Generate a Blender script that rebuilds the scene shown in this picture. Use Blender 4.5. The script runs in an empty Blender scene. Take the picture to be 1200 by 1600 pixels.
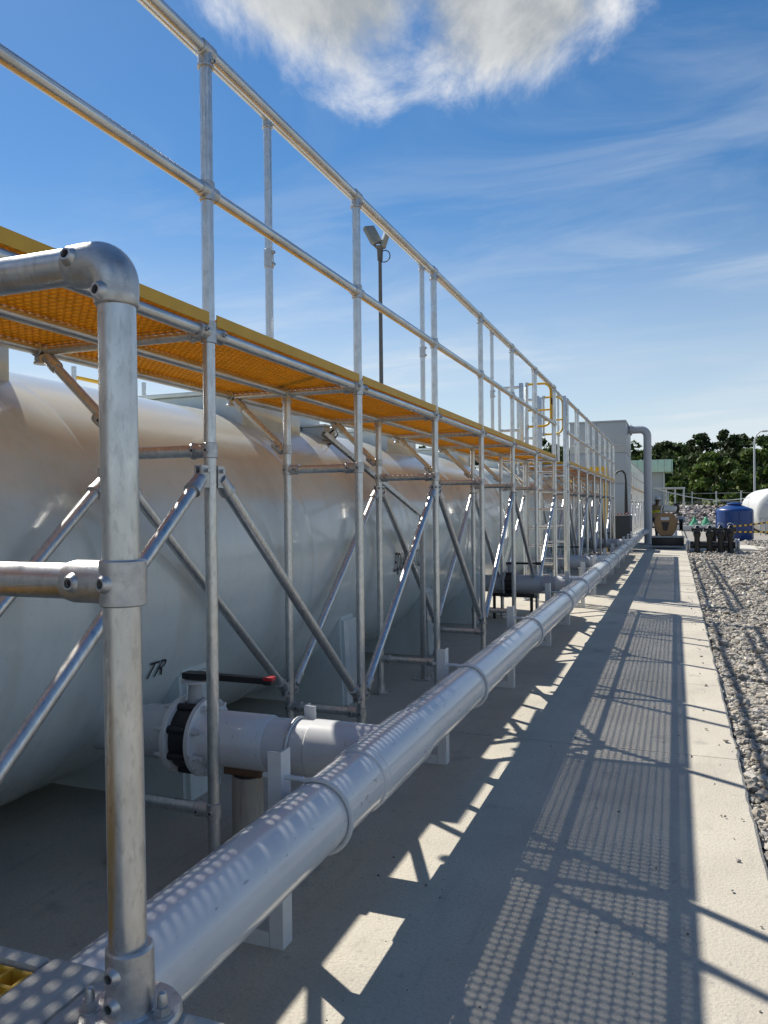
import bpy, bmesh, math, random
import numpy as np
from mathutils import Vector, Matrix, noise as mnoise
R = math.radians
random.seed(7); rng = np.random.default_rng(11)
S = bpy.context.scene
C = S.collection

# ------------------------------------------------------------------ camera, sky, sun, exposure
cam_d = bpy.data.cameras.new('camera'); cam = bpy.data.objects.new('camera', cam_d); C.objects.link(cam)
cam_d.sensor_fit = 'VERTICAL'; cam_d.sensor_height = 36; cam_d.lens = 27.0
cam_d.clip_start = 0.02; cam_d.clip_end = 3000
YAW, PITCH, ROLL = R(20.77), R(-0.33), 0.0105
fw = Vector((-math.sin(YAW)*math.cos(PITCH), math.cos(YAW)*math.cos(PITCH), math.sin(PITCH)))
rt0 = Vector((math.cos(YAW), math.sin(YAW), 0)); up0 = rt0.cross(fw)
rt = rt0*math.cos(ROLL) - up0*math.sin(ROLL); up = up0*math.cos(ROLL) + rt0*math.sin(ROLL)
M = Matrix((rt, up, -fw)).transposed().to_4x4(); M.translation = (0, 0, 1.45)
cam.matrix_world = M
S.camera = cam

SUN = Vector((-0.79, 0.50, 1.0)).normalized()
sun_d = bpy.data.lights.new('sun', 'SUN'); sun_d.energy = 5.0; sun_d.angle = R(0.53); sun_d.color = (1.0, 0.93, 0.82)
sun = bpy.data.objects.new('sun', sun_d); C.objects.link(sun)
sun.rotation_euler = SUN.to_track_quat('Z', 'Y').to_euler(); sun.location = (-20, 12, 25)

S.view_settings.view_transform = 'Standard'; S.view_settings.look = 'None'
S.view_settings.exposure = 0.5; S.view_settings.gamma = 1.0; S.view_settings.use_curve_mapping = False
S.cycles.max_bounces = 7; S.cycles.diffuse_bounces = 4; S.cycles.glossy_bounces = 3; S.cycles.transmission_bounces = 3; S.cycles.caustics_reflective = False; S.cycles.caustics_refractive = False
S.render.resolution_x = 768; S.render.resolution_y = 1024

W = bpy.data.worlds.new('World'); S.world = W; W.use_nodes = True
def world():
    nt = W.node_tree; N = nt.nodes; L = nt.links; N.clear()
    def nd(t, **k):
        n = N.new(t)
        for a, b in k.items():
            if a == 'i':
                for kk, v in b.items(): n.inputs[kk].default_value = v
            else: setattr(n, a, b)
        return n
    def math_(op, a, b=None, clamp=False):
        n = nd('ShaderNodeMath', operation=op, use_clamp=clamp)
        for k, v in enumerate((a, b)):
            if v is None: continue
            if isinstance(v, (int, float)): n.inputs[k].default_value = v
            else: L.new(v, n.inputs[k])
        return n.outputs[0]
    def smooth(v, a, b, c=0.0, d=1.0):
        n = nd('ShaderNodeMapRange', interpolation_type='SMOOTHSTEP')
        n.inputs[1].default_value = a; n.inputs[2].default_value = b; n.inputs[3].default_value = c; n.inputs[4].default_value = d
        L.new(v, n.inputs[0]); return n.outputs[0]
    def mix(f, a, b):
        n = nd('ShaderNodeMix', data_type='RGBA')
        L.new(f, n.inputs[0]) if not isinstance(f, float) else setattr(n.inputs[0], 'default_value', f)
        for k, v in ((6, a), (7, b)):
            if isinstance(v, tuple): n.inputs[k].default_value = v
            else: L.new(v, n.inputs[k])
        return n.outputs[2]
    sky = nd('ShaderNodeTexSky', sky_type='NISHITA', sun_disc=False)
    sky.sun_elevation = math.asin(SUN.z); sky.sun_rotation = math.atan2(SUN.x, SUN.y)
    sky.air_density = 1.0; sky.dust_density = 0.1; sky.ozone_density = 2.2; sky.altitude = 0
    tc = nd('ShaderNodeTexCoord')
    sep = nd('ShaderNodeSeparateXYZ'); L.new(tc.outputs['Generated'], sep.inputs[0])
    z = math_('MAXIMUM', sep.outputs[2], 0.02)
    zz = math_('ADD', z, 0.06)
    px = math_('DIVIDE', sep.outputs[0], zz); py = math_('DIVIDE', sep.outputs[1], zz)
    cb = nd('ShaderNodeCombineXYZ'); L.new(px, cb.inputs[0]); L.new(py, cb.inputs[1])
    # thin high cloud, drawn out in streaks
    mp = nd('ShaderNodeMapping'); mp.inputs['Rotation'].default_value = (0, 0, R(-28)); mp.inputs['Scale'].default_value = (0.75, 1.35, 1); mp.inputs['Location'].default_value = (3.1, 1.7, 0)
    L.new(cb.outputs[0], mp.inputs[0])
    n1 = nd('ShaderNodeTexNoise', noise_dimensions='3D', i={'Scale': 1.3, 'Detail': 6, 'Roughness': 0.62, 'Distortion': 0.9}); L.new(mp.outputs[0], n1.inputs['Vector'])
    n2 = nd('ShaderNodeTexNoise', i={'Scale': 0.42, 'Detail': 3, 'Roughness': 0.5}); L.new(mp.outputs[0], n2.inputs['Vector'])
    ci = math_('MULTIPLY', smooth(n1.outputs[0], 0.40, 0.75), smooth(n2.outputs[0], 0.33, 0.62))
    low = smooth(sep.outputs[2], 0.0, 0.42, 1.0, 0.42)
    ci = math_('MULTIPLY', math_('MULTIPLY', ci, low), 0.60)
    veil = math_('MULTIPLY', smooth(sep.outputs[2], 0.0, 0.40, 0.86, 0.0), smooth(n2.outputs[0], 0.3, 0.6, 0.75, 1.0))
    ci = math_('MINIMUM', math_('ADD', ci, veil), 0.85)
    # heaped clouds: noise lifted round a few places of the sky
    d3 = tc.outputs['Generated']
    nb = nd('ShaderNodeTexNoise', i={'Scale': 7.5, 'Detail': 9, 'Roughness': 0.64, 'Distortion': 0.4}); L.new(d3, nb.inputs['Vector'])
    nl = nd('ShaderNodeTexNoise', i={'Scale': 2.6, 'Detail': 5, 'Roughness': 0.5}); L.new(d3, nl.inputs['Vector'])
    def blob(c, sx, sy, sz):
        s = nd('ShaderNodeVectorMath', operation='SUBTRACT'); L.new(d3, s.inputs[0]); s.inputs[1].default_value = c
        m = nd('ShaderNodeVectorMath', operation='MULTIPLY'); L.new(s.outputs[0], m.inputs[0]); m.inputs[1].default_value = (sx, sy, sz)
        l = nd('ShaderNodeVectorMath', operation='LENGTH'); L.new(m.outputs[0], l.inputs[0])
        return math_('SUBTRACT', 1.0, l.outputs['Value'])
    spots = [((-0.345, 0.742, 0.585), 6.4, 4.2, 8.6), ((-0.265, 0.76, 0.612), 6.2, 4.2, 8.8), ((-0.175, 0.81, 0.566), 7.6, 4.4, 9.0), ((0.62, -0.35, 0.55), 4, 4, 7), ((0.55, 0.62, 0.62), 6, 6, 8), ((-0.75, -0.4, 0.5), 4, 4, 7), ((-0.1, -0.8, 0.45), 4, 4, 8)]
    m = None
    for s in spots:
        b = blob(*s); m = b if m is None else math_('MAXIMUM', m, b)
    edge = math_('ADD', m, math_('MULTIPLY', math_('SUBTRACT', nb.outputs[0], 0.46), 1.9))
    edge = math_('ADD', edge, math_('MULTIPLY', math_('SUBTRACT', nl.outputs[0], 0.5), 0.5))
    cu = smooth(edge, -0.06, 0.72)
    # thick middle of a cloud is grey, thin margins take the sun
    core = smooth(math_('ADD', m, math_('MULTIPLY', math_('SUBTRACT', nl.outputs[0], 0.5), 1.1)), 0.02, 0.50)
    sh = nd('ShaderNodeVectorMath', operation='ADD'); L.new(d3, sh.inputs[0]); sh.inputs[1].default_value = (-0.03, 0.01, 0.02)
    nb2 = nd('ShaderNodeTexNoise', i={'Scale': 7.5, 'Detail': 5, 'Roughness': 0.6, 'Distortion': 0.25}); L.new(sh.outputs[0], nb2.inputs['Vector'])
    rel = smooth(math_('SUBTRACT', nb.outputs[0], nb2.outputs[0]), -0.16, 0.16)
    ccol = mix(core, (9.4, 9.3, 9.0, 1), (3.9, 4.2, 4.4, 1))
    ccol = mix(math_('MULTIPLY', rel, 0.35), ccol, (10.5, 10.3, 9.9, 1))
    hs = nd('ShaderNodeHueSaturation', i={'Saturation': 1.30, 'Value': 1.02}); L.new(sky.outputs[0], hs.inputs['Color'])
    col = mix(ci, hs.outputs[0], (7.2, 7.8, 8.3, 1))
    col = mix(math_('MULTIPLY', cu, 0.96), col, ccol)
    bg = nd('ShaderNodeBackground'); bg.inputs[1].default_value = 0.075; L.new(col, bg.inputs[0])
    out = nd('ShaderNodeOutputWorld'); L.new(bg.outputs[0], out.inputs[0])
world()

# ------------------------------------------------------------------ materials
def mat(name, col, rough=0.5, metal=0.0, var=0.0, scale=8.0, bump=0.0, bscale=60.0, stretch=(1, 1, 1), coat=0.0, spots=None, streaks=None, rvar=0.0, transl=0.0, attr=None, spec=0.5, dust_reflect=None):
    m = bpy.data.materials.new(name); m.use_nodes = True
    nt = m.node_tree; N = nt.nodes; L = nt.links
    b = N['Principled BSDF']
    b.inputs['Base Color'].default_value = (*col, 1); b.inputs['Roughness'].default_value = rough; b.inputs['Metallic'].default_value = metal
    b.inputs['Specular IOR Level'].default_value = spec
    if coat: b.inputs['Coat Weight'].default_value = coat; b.inputs['Coat Roughness'].default_value = 0.08
    tc = N.new('ShaderNodeTexCoord'); mp = N.new('ShaderNodeMapping'); mp.inputs['Scale'].default_value = stretch
    L.new(tc.outputs['Object'], mp.inputs[0])
    cur = None
    def noise(sc, det=5, ro=0.6, vec=None):
        n = N.new('ShaderNodeTexNoise'); n.inputs['Scale'].default_value = sc; n.inputs['Detail'].default_value = det; n.inputs['Roughness'].default_value = ro
        L.new(vec or mp.outputs[0], n.inputs['Vector']); return n
    def rr(v, a, b_, c, d):
        n = N.new('ShaderNodeMapRange'); n.inputs[1].default_value = a; n.inputs[2].default_value = b_; n.inputs[3].default_value = c; n.inputs[4].default_value = d
        L.new(v, n.inputs[0]); return n.outputs[0]
    def mixc(f, a, c, blend='MIX'):
        n = N.new('ShaderNodeMix'); n.data_type = 'RGBA'; n.blend_type = blend
        if isinstance(f, float): n.inputs[0].default_value = f
        else: L.new(f, n.inputs[0])
        for k, v in ((6, a), (7, c)):
            if isinstance(v, tuple): n.inputs[k].default_value = v
            else: L.new(v, n.inputs[k])
        return n.outputs[2]
    cur = (*col, 1)
    if attr:
        at = N.new('ShaderNodeAttribute'); at.attribute_name = attr
        cur = at.outputs['Color']
    if var:
        n = noise(scale); g = rr(n.outputs[0], 0.25, 0.75, 1 - var, 1 + var)
        cc = N.new('ShaderNodeCombineColor'); [L.new(g, cc.inputs[k]) for k in range(3)]
        cur = mixc(1.0, cur, cc.outputs[0], 'MULTIPLY')
    for sp in (spots or []):
        n = noise(sp[0], 4, 0.6); cur = mixc(rr(n.outputs[0], sp[1], sp[2], 0.0, sp[3]), cur, (*sp[4], 1))
    for st in (streaks or []):
        mp2 = N.new('ShaderNodeMapping'); mp2.inputs['Scale'].default_value = st[0]; mp2.inputs['Rotation'].default_value = st[5] if len(st) > 5 else (0, 0, 0)
        L.new(tc.outputs['Object'], mp2.inputs[0])
        n = noise(1.0, 3, 0.55, mp2.outputs[0]); cur = mixc(rr(n.outputs[0], st[1], st[2], 0.0, st[3]), cur, (*st[4], 1))
    if dust_reflect:
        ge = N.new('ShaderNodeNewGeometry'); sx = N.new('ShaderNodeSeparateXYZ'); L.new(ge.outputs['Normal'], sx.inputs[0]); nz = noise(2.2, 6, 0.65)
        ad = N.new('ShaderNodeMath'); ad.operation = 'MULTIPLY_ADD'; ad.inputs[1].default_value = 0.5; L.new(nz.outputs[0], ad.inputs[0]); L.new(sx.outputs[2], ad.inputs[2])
        cur = mixc(rr(ad.outputs[0], 0.55, 1.05, 0.0, dust_reflect[0]), cur, (*dust_reflect[1], 1))
    if not isinstance(cur, tuple): L.new(cur, b.inputs['Base Color'])
    if rvar:
        n = noise(scale*0.7); L.new(rr(n.outputs[0], 0.3, 0.7, max(0.02, rough - rvar), rough + rvar), b.inputs['Roughness'])
    if bump:
        n = noise(bscale, 6, 0.6); bp = N.new('ShaderNodeBump'); bp.inputs['Strength'].default_value = bump; bp.inputs['Distance'].default_value = 0.01
        L.new(n.outputs[0], bp.inputs['Height']); L.new(bp.outputs[0], b.inputs['Normal'])
    if transl:
        t = N.new('ShaderNodeBsdfTranslucent'); ms = N.new('ShaderNodeMixShader'); ms.inputs[0].default_value = transl
        if isinstance(cur, tuple): t.inputs[0].default_value = cur
        else: L.new(cur, t.inputs[0])
        L.new(b.outputs[0], ms.inputs[1]); L.new(t.outputs[0], ms.inputs[2]); L.new(ms.outputs[0], N['Material Output'].inputs[0])
    return m

GALVH = mat('galvanised_steel_rail', (0.58, 0.60, 0.61), 0.33, 0.97, var=0.2, scale=26, stretch=(1, 0.22, 1), rvar=0.1, spots=[(30, 0.54, 0.68, 0.35, (0.36, 0.37, 0.37)), (7, 0.58, 0.70, 0.3, (0.46, 0.40, 0.31))])
GALV = mat('galvanised_steel', (0.60, 0.615, 0.62), 0.35, 0.94, var=0.17, scale=42, stretch=(1, 1, 0.35), rvar=0.10, bump=0.02, bscale=60,
           spots=[(110, 0.52, 0.66, 0.42, (0.33, 0.34, 0.34)), (7, 0.60, 0.72, 0.22, (0.46, 0.41, 0.34)), (26, 0.56, 0.66, 0.30, (0.68, 0.69, 0.68))])
CAST = mat('cast_fitting', (0.50, 0.51, 0.52), 0.42, 0.88, var=0.2, scale=45, bump=0.08, bscale=220, rvar=0.1, spots=[(60, 0.54, 0.68, 0.45, (0.28, 0.28, 0.28))])
DARKHOLE = mat('dark_recess', (0.02, 0.02, 0.022), 0.7)
YEL = mat('yellow_grating', (0.82, 0.53, 0.06), 0.5, var=0.10, scale=14, transl=0.42)
YELTOE = mat('yellow_edge', (0.60, 0.35, 0.035), 0.55, var=0.10, scale=10, spots=[(25, 0.62, 0.75, 0.25, (0.35, 0.22, 0.06))])
YELPAINT = mat('yellow_paint', (0.75, 0.45, 0.02), 0.35, var=0.05)
TANK = mat('tank_paint', (0.58, 0.65, 0.66), 0.22, dust_reflect=(0.55, (0.54, 0.49, 0.39)), var=0.05, scale=1.6, bump=0.035, bscale=7, coat=0.3,  # tan upper curve: dust plus the yellow deck's reflection painted into the colour
           streaks=[((5.0, 5.0, 0.6), 0.52, 0.7, 0.32, (0.46, 0.44, 0.38)), ((1.2, 9.0, 1.2), 0.52, 0.66, 0.22, (0.64, 0.64, 0.61))],
           spots=[(18, 0.54, 0.7, 0.16, (0.36, 0.36, 0.33)), (70, 0.66, 0.72, 0.4, (0.30, 0.29, 0.27))])
PIPE = mat('pipe_paint', (0.64, 0.655, 0.675), 0.20, var=0.05, scale=3, coat=0.25, rvar=0.05,
           streaks=[((80, 16, 30), 0.675, 0.69, 0.55, (0.24, 0.24, 0.25), (0, 0, R(25))), ((3, 1.2, 3), 0.55, 0.8, 0.3, (0.46, 0.46, 0.46))],
           spots=[(5, 0.55, 0.7, 0.2, (0.45, 0.45, 0.44)), (90, 0.70, 0.73, 0.4, (0.3, 0.3, 0.3))])
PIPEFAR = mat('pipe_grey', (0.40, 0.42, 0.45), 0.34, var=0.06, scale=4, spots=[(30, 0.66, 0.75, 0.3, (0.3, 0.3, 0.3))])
ANGLE = mat('painted_angle_steel', (0.58, 0.60, 0.62), 0.45, var=0.07, scale=12, spots=[(35, 0.66, 0.74, 0.35, (0.35, 0.30, 0.25))])
BLACK = mat('black_rubber', (0.018, 0.019, 0.021), 0.5, var=0.2, scale=20)
BLACKP = mat('black_paint', (0.012, 0.013, 0.016), 0.45, var=0.2, scale=12)
RED = mat('red_grip', (0.42, 0.02, 0.03), 0.35)
LETTER = mat('black_lettering', (0.02, 0.02, 0.022), 0.55)
CONC = mat('concrete', (0.465, 0.435, 0.37), 0.85, var=0.14, scale=1.3, bump=0.5, bscale=85,
           spots=[(0.6, 0.46, 0.66, 0.45, (0.37, 0.345, 0.295)), (75, 0.50, 0.64, 0.40, (0.32, 0.30, 0.255)), (6, 0.52, 0.64, 0.30, (0.47, 0.45, 0.395)), (24, 0.60, 0.68, 0.40, (0.25, 0.24, 0.215)), (130, 0.64, 0.68, 0.7, (0.16, 0.155, 0.145)), (3.1, 0.62, 0.70, 0.5, (0.25, 0.245, 0.23)), (1.7, 0.56, 0.66, 0.35, (0.33, 0.31, 0.27))],
           streaks=[((14, 1.1, 1), 0.60, 0.72, 0.3, (0.29, 0.28, 0.255), (0, 0, R(18)))])
CONC2 = mat('path_concrete', (0.50, 0.48, 0.43), 0.85, var=0.12, scale=2, bump=0.2, bscale=60)
GRAVELBED = mat('gravel_bed', (0.24, 0.225, 0.20), 0.9, var=0.5, scale=38, bump=1.0, bscale=30, spots=[(26, 0.55, 0.62, 0.75, (0.44, 0.42, 0.38)), (31, 0.30, 0.38, 0.0, (0.1, 0.1, 0.1)), (45, 0.60, 0.66, 0.7, (0.10, 0.095, 0.09))])
STONE = mat('gravel_stone', (0.35, 0.33, 0.3), 0.8, attr='col', var=0.18, scale=60)
EARTH = mat('earth', (0.16, 0.15, 0.09), 0.95, var=0.4, scale=0.4, spots=[(0.15, 0.45, 0.6, 0.8, (0.09, 0.12, 0.04))])
WOOD = mat('grey_plank', (0.44, 0.43, 0.40), 0.8, var=0.15, scale=9, bump=0.4, bscale=30, stretch=(6, 1, 6), streaks=[((60, 2.5, 10), 0.52, 0.7, 0.45, (0.24, 0.23, 0.21))])
WEDGE = mat('brown_wood', (0.17, 0.10, 0.06), 0.8, var=0.25, scale=25)
PVC = mat('stained_pvc', (0.42, 0.40, 0.36), 0.5, var=0.12, scale=8, streaks=[((40, 40, 2.5), 0.58, 0.72, 0.6, (0.20, 0.18, 0.16))])
PANEL = mat('grey_panel', (0.40, 0.43, 0.45), 0.45, var=0.05, scale=1.2, streaks=[((6, 6, 0.5), 0.6, 0.8, 0.25, (0.30, 0.32, 0.33))])
WHITE = mat('white_paint', (0.52, 0.54, 0.54), 0.45, var=0.05, scale=3)
BLUE = mat('blue_plastic', (0.008, 0.045, 0.19), 0.35, var=0.12, scale=3)
GREENROOF = mat('pale_green_sheet', (0.42, 0.60, 0.50), 0.5, var=0.08, scale=3)
TAN = mat('tan_machine_paint', (0.30, 0.18, 0.08), 0.5, var=0.2, scale=10)
GREENT = mat('green_cloth', (0.03, 0.26, 0.14), 0.7, var=0.2)
FLOOD = mat('dull_grey_paint', (0.22, 0.23, 0.22), 0.6, var=0.1)
POLE = mat('dark_pole', (0.10, 0.10, 0.10), 0.6, var=0.2, scale=5)
LAMPGL = mat('lamp_glass', (0.55, 0.6, 0.62), 0.2)
LEAF = mat('leaf', (0.05, 0.085, 0.02), 0.6, attr='col', transl=0.3, spec=0.3)
BARK = mat('bark', (0.12, 0.10, 0.08), 0.9, var=0.3, scale=4)
SKIN = mat('skin', (0.10, 0.055, 0.035), 0.6)
CLOTH = mat('work_clothes', (0.20, 0.15, 0.095), 0.9, var=0.15, scale=20)
TROUS = mat('dark_trousers', (0.03, 0.032, 0.04), 0.9)
HIVIS = mat('hivis_vest', (0.42, 0.40, 0.02), 0.8)
WHITESTONE = mat('rubble', (0.45, 0.43, 0.42), 0.85, attr='col', var=0.15, scale=5)

# ------------------------------------------------------------------ mesh helpers
def frame(d):
    d = Vector(d).normalized(); a = Vector((0, 0, 1)) if abs(d.z) < 0.9 else Vector((0, 1, 0))
    x = d.cross(a).normalized(); y = d.cross(x).normalized(); return x, y, d
class MB:
    def __init__(s): s.v = []; s.f = []; s.m = []
    def add(s, v, f, m=0):
        o = len(s.v); s.v += [tuple(p) for p in v]; s.f += [tuple(i + o for i in q) for q in f]; s.m += [m]*len(f); return s
    def box(s, a, b, m=0):
        x0, y0, z0 = a; x1, y1, z1 = b
        v = [(x0, y0, z0), (x1, y0, z0), (x1, y1, z0), (x0, y1, z0), (x0, y0, z1), (x1, y0, z1), (x1, y1, z1), (x0, y1, z1)]
        return s.add(v, [(0, 3, 2, 1), (4, 5, 6, 7), (0, 1, 5, 4), (1, 2, 6, 5), (2, 3, 7, 6), (3, 0, 4, 7)], m)
    def bbox(s, a, b, bev=0.006, m=0):
        bm = bmesh.new(); bmesh.ops.create_cube(bm, size=1)
        a = Vector(a); b = Vector(b); sz = b - a; c = (a + b)/2
        for v in bm.verts: v.co = Vector((v.co.x*sz.x, v.co.y*sz.y, v.co.z*sz.z)) + c
        bmesh.ops.bevel(bm, geom=bm.edges[:], offset=bev, segments=2, affect='EDGES', profile=0.5)
        s.bm(bm, m); return s
    def bm(s, bm, m=0):
        bm.verts.index_update(); s.add([v.co[:] for v in bm.verts], [[v.index for v in f.verts] for f in bm.faces], m); bm.free(); return s
    def tube(s, p, q, r, n=16, r2=None, cap=True, m=0):
        p = Vector(p); q = Vector(q); x, y, d = frame(q - p); r2 = r if r2 is None else r2
        v = []
        for c, rr in ((p, r), (q, r2)):
            for k in range(n):
                a = 2*math.pi*k/n; v.append(c + x*math.cos(a)*rr + y*math.sin(a)*rr)
        f = [(k, k + n, (k + 1) % n + n, (k + 1) % n) for k in range(n)]
        if cap: f += [tuple(range(n)), tuple(range(2*n - 1, n - 1, -1))]
        return s.add(v, f, m)
    def lathe(s, o, axis, prof, n=24, m=0, cap=True):      # prof: (distance along axis, radius)
        o = Vector(o); x, y, d = frame(axis); v = []; f = []
        for t, r in prof:
            for k in range(n):
                a = 2*math.pi*k/n; v.append(o + d*t + x*math.cos(a)*r + y*math.sin(a)*r)
        for j in range(len(prof) - 1):
            for k in range(n): f.append((j*n + k, j*n + n + k, j*n + n + (k + 1) % n, j*n + (k + 1) % n))
        if cap:
            f.append(tuple(range(n))); e = (len(prof) - 1)*n; f.append(tuple(range(e + n - 1, e - 1, -1)))
        return s.add(v, f, m)
    def sweep(s, pts, r, n=12, m=0, cap=True, closed=False):
        pts = [Vector(p) for p in pts]; k_ = len(pts); v = []; f = []
        rs = r if isinstance(r, (list, tuple)) else [r]*k_
        x = None
        for i, p in enumerate(pts):
            a = pts[(i - 1) % k_] if (closed or i > 0) else p; b = pts[(i + 1) % k_] if (closed or i < k_ - 1) else p
            d = (b - a).normalized()
            if x is None: x = frame(d)[0]
            x = (x - d*x.dot(d)).normalized(); y = d.cross(x)
            for k in range(n):
                t = 2*math.pi*k/n; v.append(p + (x*math.cos(t) + y*math.sin(t))*rs[i])
        for j in range(k_ if closed else k_ - 1):
            j2 = (j + 1) % k_
            for k in range(n): f.append((j*n + k, j*n + (k + 1) % n, j2*n + (k + 1) % n, j2*n + k))
        if cap and not closed:
            f.append(tuple(range(n - 1, -1, -1))); e = (k_ - 1)*n; f.append(tuple(range(e, e + n)))
        return s.add(v, f, m)
    def prism(s, poly, a, b, axis='y', m=0):                 # poly in the plane across axis, counter-clockwise
        def P(u, w, t): return {'y': (u, t, w), 'x': (t, u, w), 'z': (u, w, t)}[axis]
        n = len(poly); v = [P(u, w, a) for u, w in poly] + [P(u, w, b) for u, w in poly]
        f = [tuple(range(n)), tuple(range(2*n - 1, n - 1, -1))] + [(k, k + n, (k + 1) % n + n, (k + 1) % n) for k in range(n)]
        return s.add(v, f, m)
    def mesh(s, name, mats, off=(0, 0, 0), sharp=38, smooth=True):
        me = bpy.data.meshes.new(name); ox, oy, oz = off
        me.from_pydata([(x - ox, y - oy, z - oz) for x, y, z in s.v], [], s.f)
        for mm in (mats if isinstance(mats, (list, tuple)) else [mats]): me.materials.append(mm)
        if max(s.m, default=0): me.polygons.foreach_set('material_index', s.m)
        bm = bmesh.new(); bm.from_mesh(me); bmesh.ops.recalc_face_normals(bm, faces=bm.faces); bm.to_mesh(me); bm.free()
        if smooth:
            me.polygons.foreach_set('use_smooth', [True]*len(me.polygons)); me.set_sharp_from_angle(angle=R(sharp))
        me.update(); return me
ROOT = {}
def link(o, parent, loc):
    C.objects.link(o); loc = Vector(loc); ROOT[o.name] = loc
    if parent is not None: o.parent = parent; o.location = loc - ROOT[parent.name]
    else: o.location = loc
    return o
def thing(name, label, cat, loc=(0, 0, 0), group=None):
    o = bpy.data.objects.new(name, None); o.empty_display_size = 0.1; link(o, None, loc); return tag(o, label, cat, group)
def tag(o, label, cat, group=None):
    o['label'] = label; o['category'] = cat
    if group: o['group'] = group
    return o
def obj(name, mb, mats, parent=None, at=None, sharp=38, smooth=True):
    """one mesh object; vertices of mb are world coordinates unless `at` gives the place of its own origin"""
    if isinstance(mb, MB):
        if at is None:
            loc = ROOT[parent.name] if parent is not None else Vector((0, 0, 0)); me = mb.mesh(name, mats, loc, sharp, smooth)
        else: loc = Vector(at); me = mb.mesh(name, mats, (0, 0, 0), sharp, smooth)
    else: me = mb; loc = Vector(at)
    return link(bpy.data.objects.new(name, me), parent, loc)
def struct(name, mb, m, at=None, **k):
    o = obj(name, mb, m, None, at, **k); o['kind'] = 'structure'; return o
ORD = ['nearest', 'second', 'third', 'fourth', 'fifth', 'sixth', 'seventh', 'eighth', 'ninth', 'tenth', 'eleventh', 'twelfth', 'thirteenth', 'fourteenth', 'fifteenth']

# ------------------------------------------------------------------ ground
def grid_sheet(x0, x1, y0, y1, nx, ny, zf):
    mb = MB(); v = []; f = []
    for j in range(ny + 1):
        for i in range(nx + 1):
            x = x0 + (x1 - x0)*i/nx; y = y0 + (y1 - y0)*j/ny; v.append((x, y, zf(x, y)))
    for j in range(ny):
        for i in range(nx):
            a = j*(nx + 1) + i; f.append((a, a + 1, a + nx + 2, a + nx + 1))
    return mb.add(v, f)
def terrain(x, y):
    h = 0.0
    if y > 62: h = 5.5*min(1, (y - 62)/70.0)**1.3
    h += 1.6*mnoise.noise((x*0.02, y*0.02, 3.1))*min(1, max(0, (y - 60)/40))
    return h - 0.10
struct('ground', grid_sheet(-420, 420, -120, 900, 84, 102, terrain), EARTH)
struct('gravel_yard', MB().add([(-30, -12, -0.06), (30, -12, -0.06), (30, 52, -0.06), (-30, 52, -0.06)], [(0, 1, 2, 3)]), GRAVELBED)
SX = 0.33
slab = struct('concrete_slab', MB().box((-13, -8, -0.15), (-5.2, 31.5, -0.004)), CONC)
# the near paving is cast in bays, each bay its own piece with a joint between
edges_y = [-8, -2.0, 4.77, 6.66, 9.4, 13.0, 16.6, 20.2, 24.6, 31.5]
for k in range(len(edges_y) - 1):
    y0, y1 = edges_y[k], edges_y[k + 1]
    mb = MB(); wob = [random.uniform(-0.006, 0.006) for _ in range(30)]
    n = max(2, int((y1 - y0)/0.07)); v = []; f = []
    for i in range(n + 1):
        y = y0 + 0.003 + (y1 - y0 - 0.006)*i/n
        w = 0.012*mnoise.noise((y*2.3, 0, k)) + 0.009*mnoise.noise((y*9.0, 5, k)) - 0.016*max(0, mnoise.noise((y*6.0, 9, k)) - 0.35)
        v += [(-5.196, y, 0), (SX - 0.012 + w, y, 0), (SX + w + 0.002, y, -0.012), (SX + w, y, -0.17), (-5.196, y, -0.17)]
    for i in range(n):
        a = i*5
        for q in range(4): f.append((a + q, a + q + 1, a + q + 6, a + q + 5))
    f.append((4, 3, 2, 1, 0)); e = n*5; f.append((e, e + 1, e + 2, e + 3, e + 4))
    mb.add(v, f); obj('paving_bay', mb, CONC, slab)
struct('path', MB().box((0.36, 27.2, -0.2), (26, 30.2, -0.028)), CONC2)
struct('path_apron', MB().box((-13, 31.6, -0.2), (0.30, 52, -0.022)), CONC2)

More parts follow.
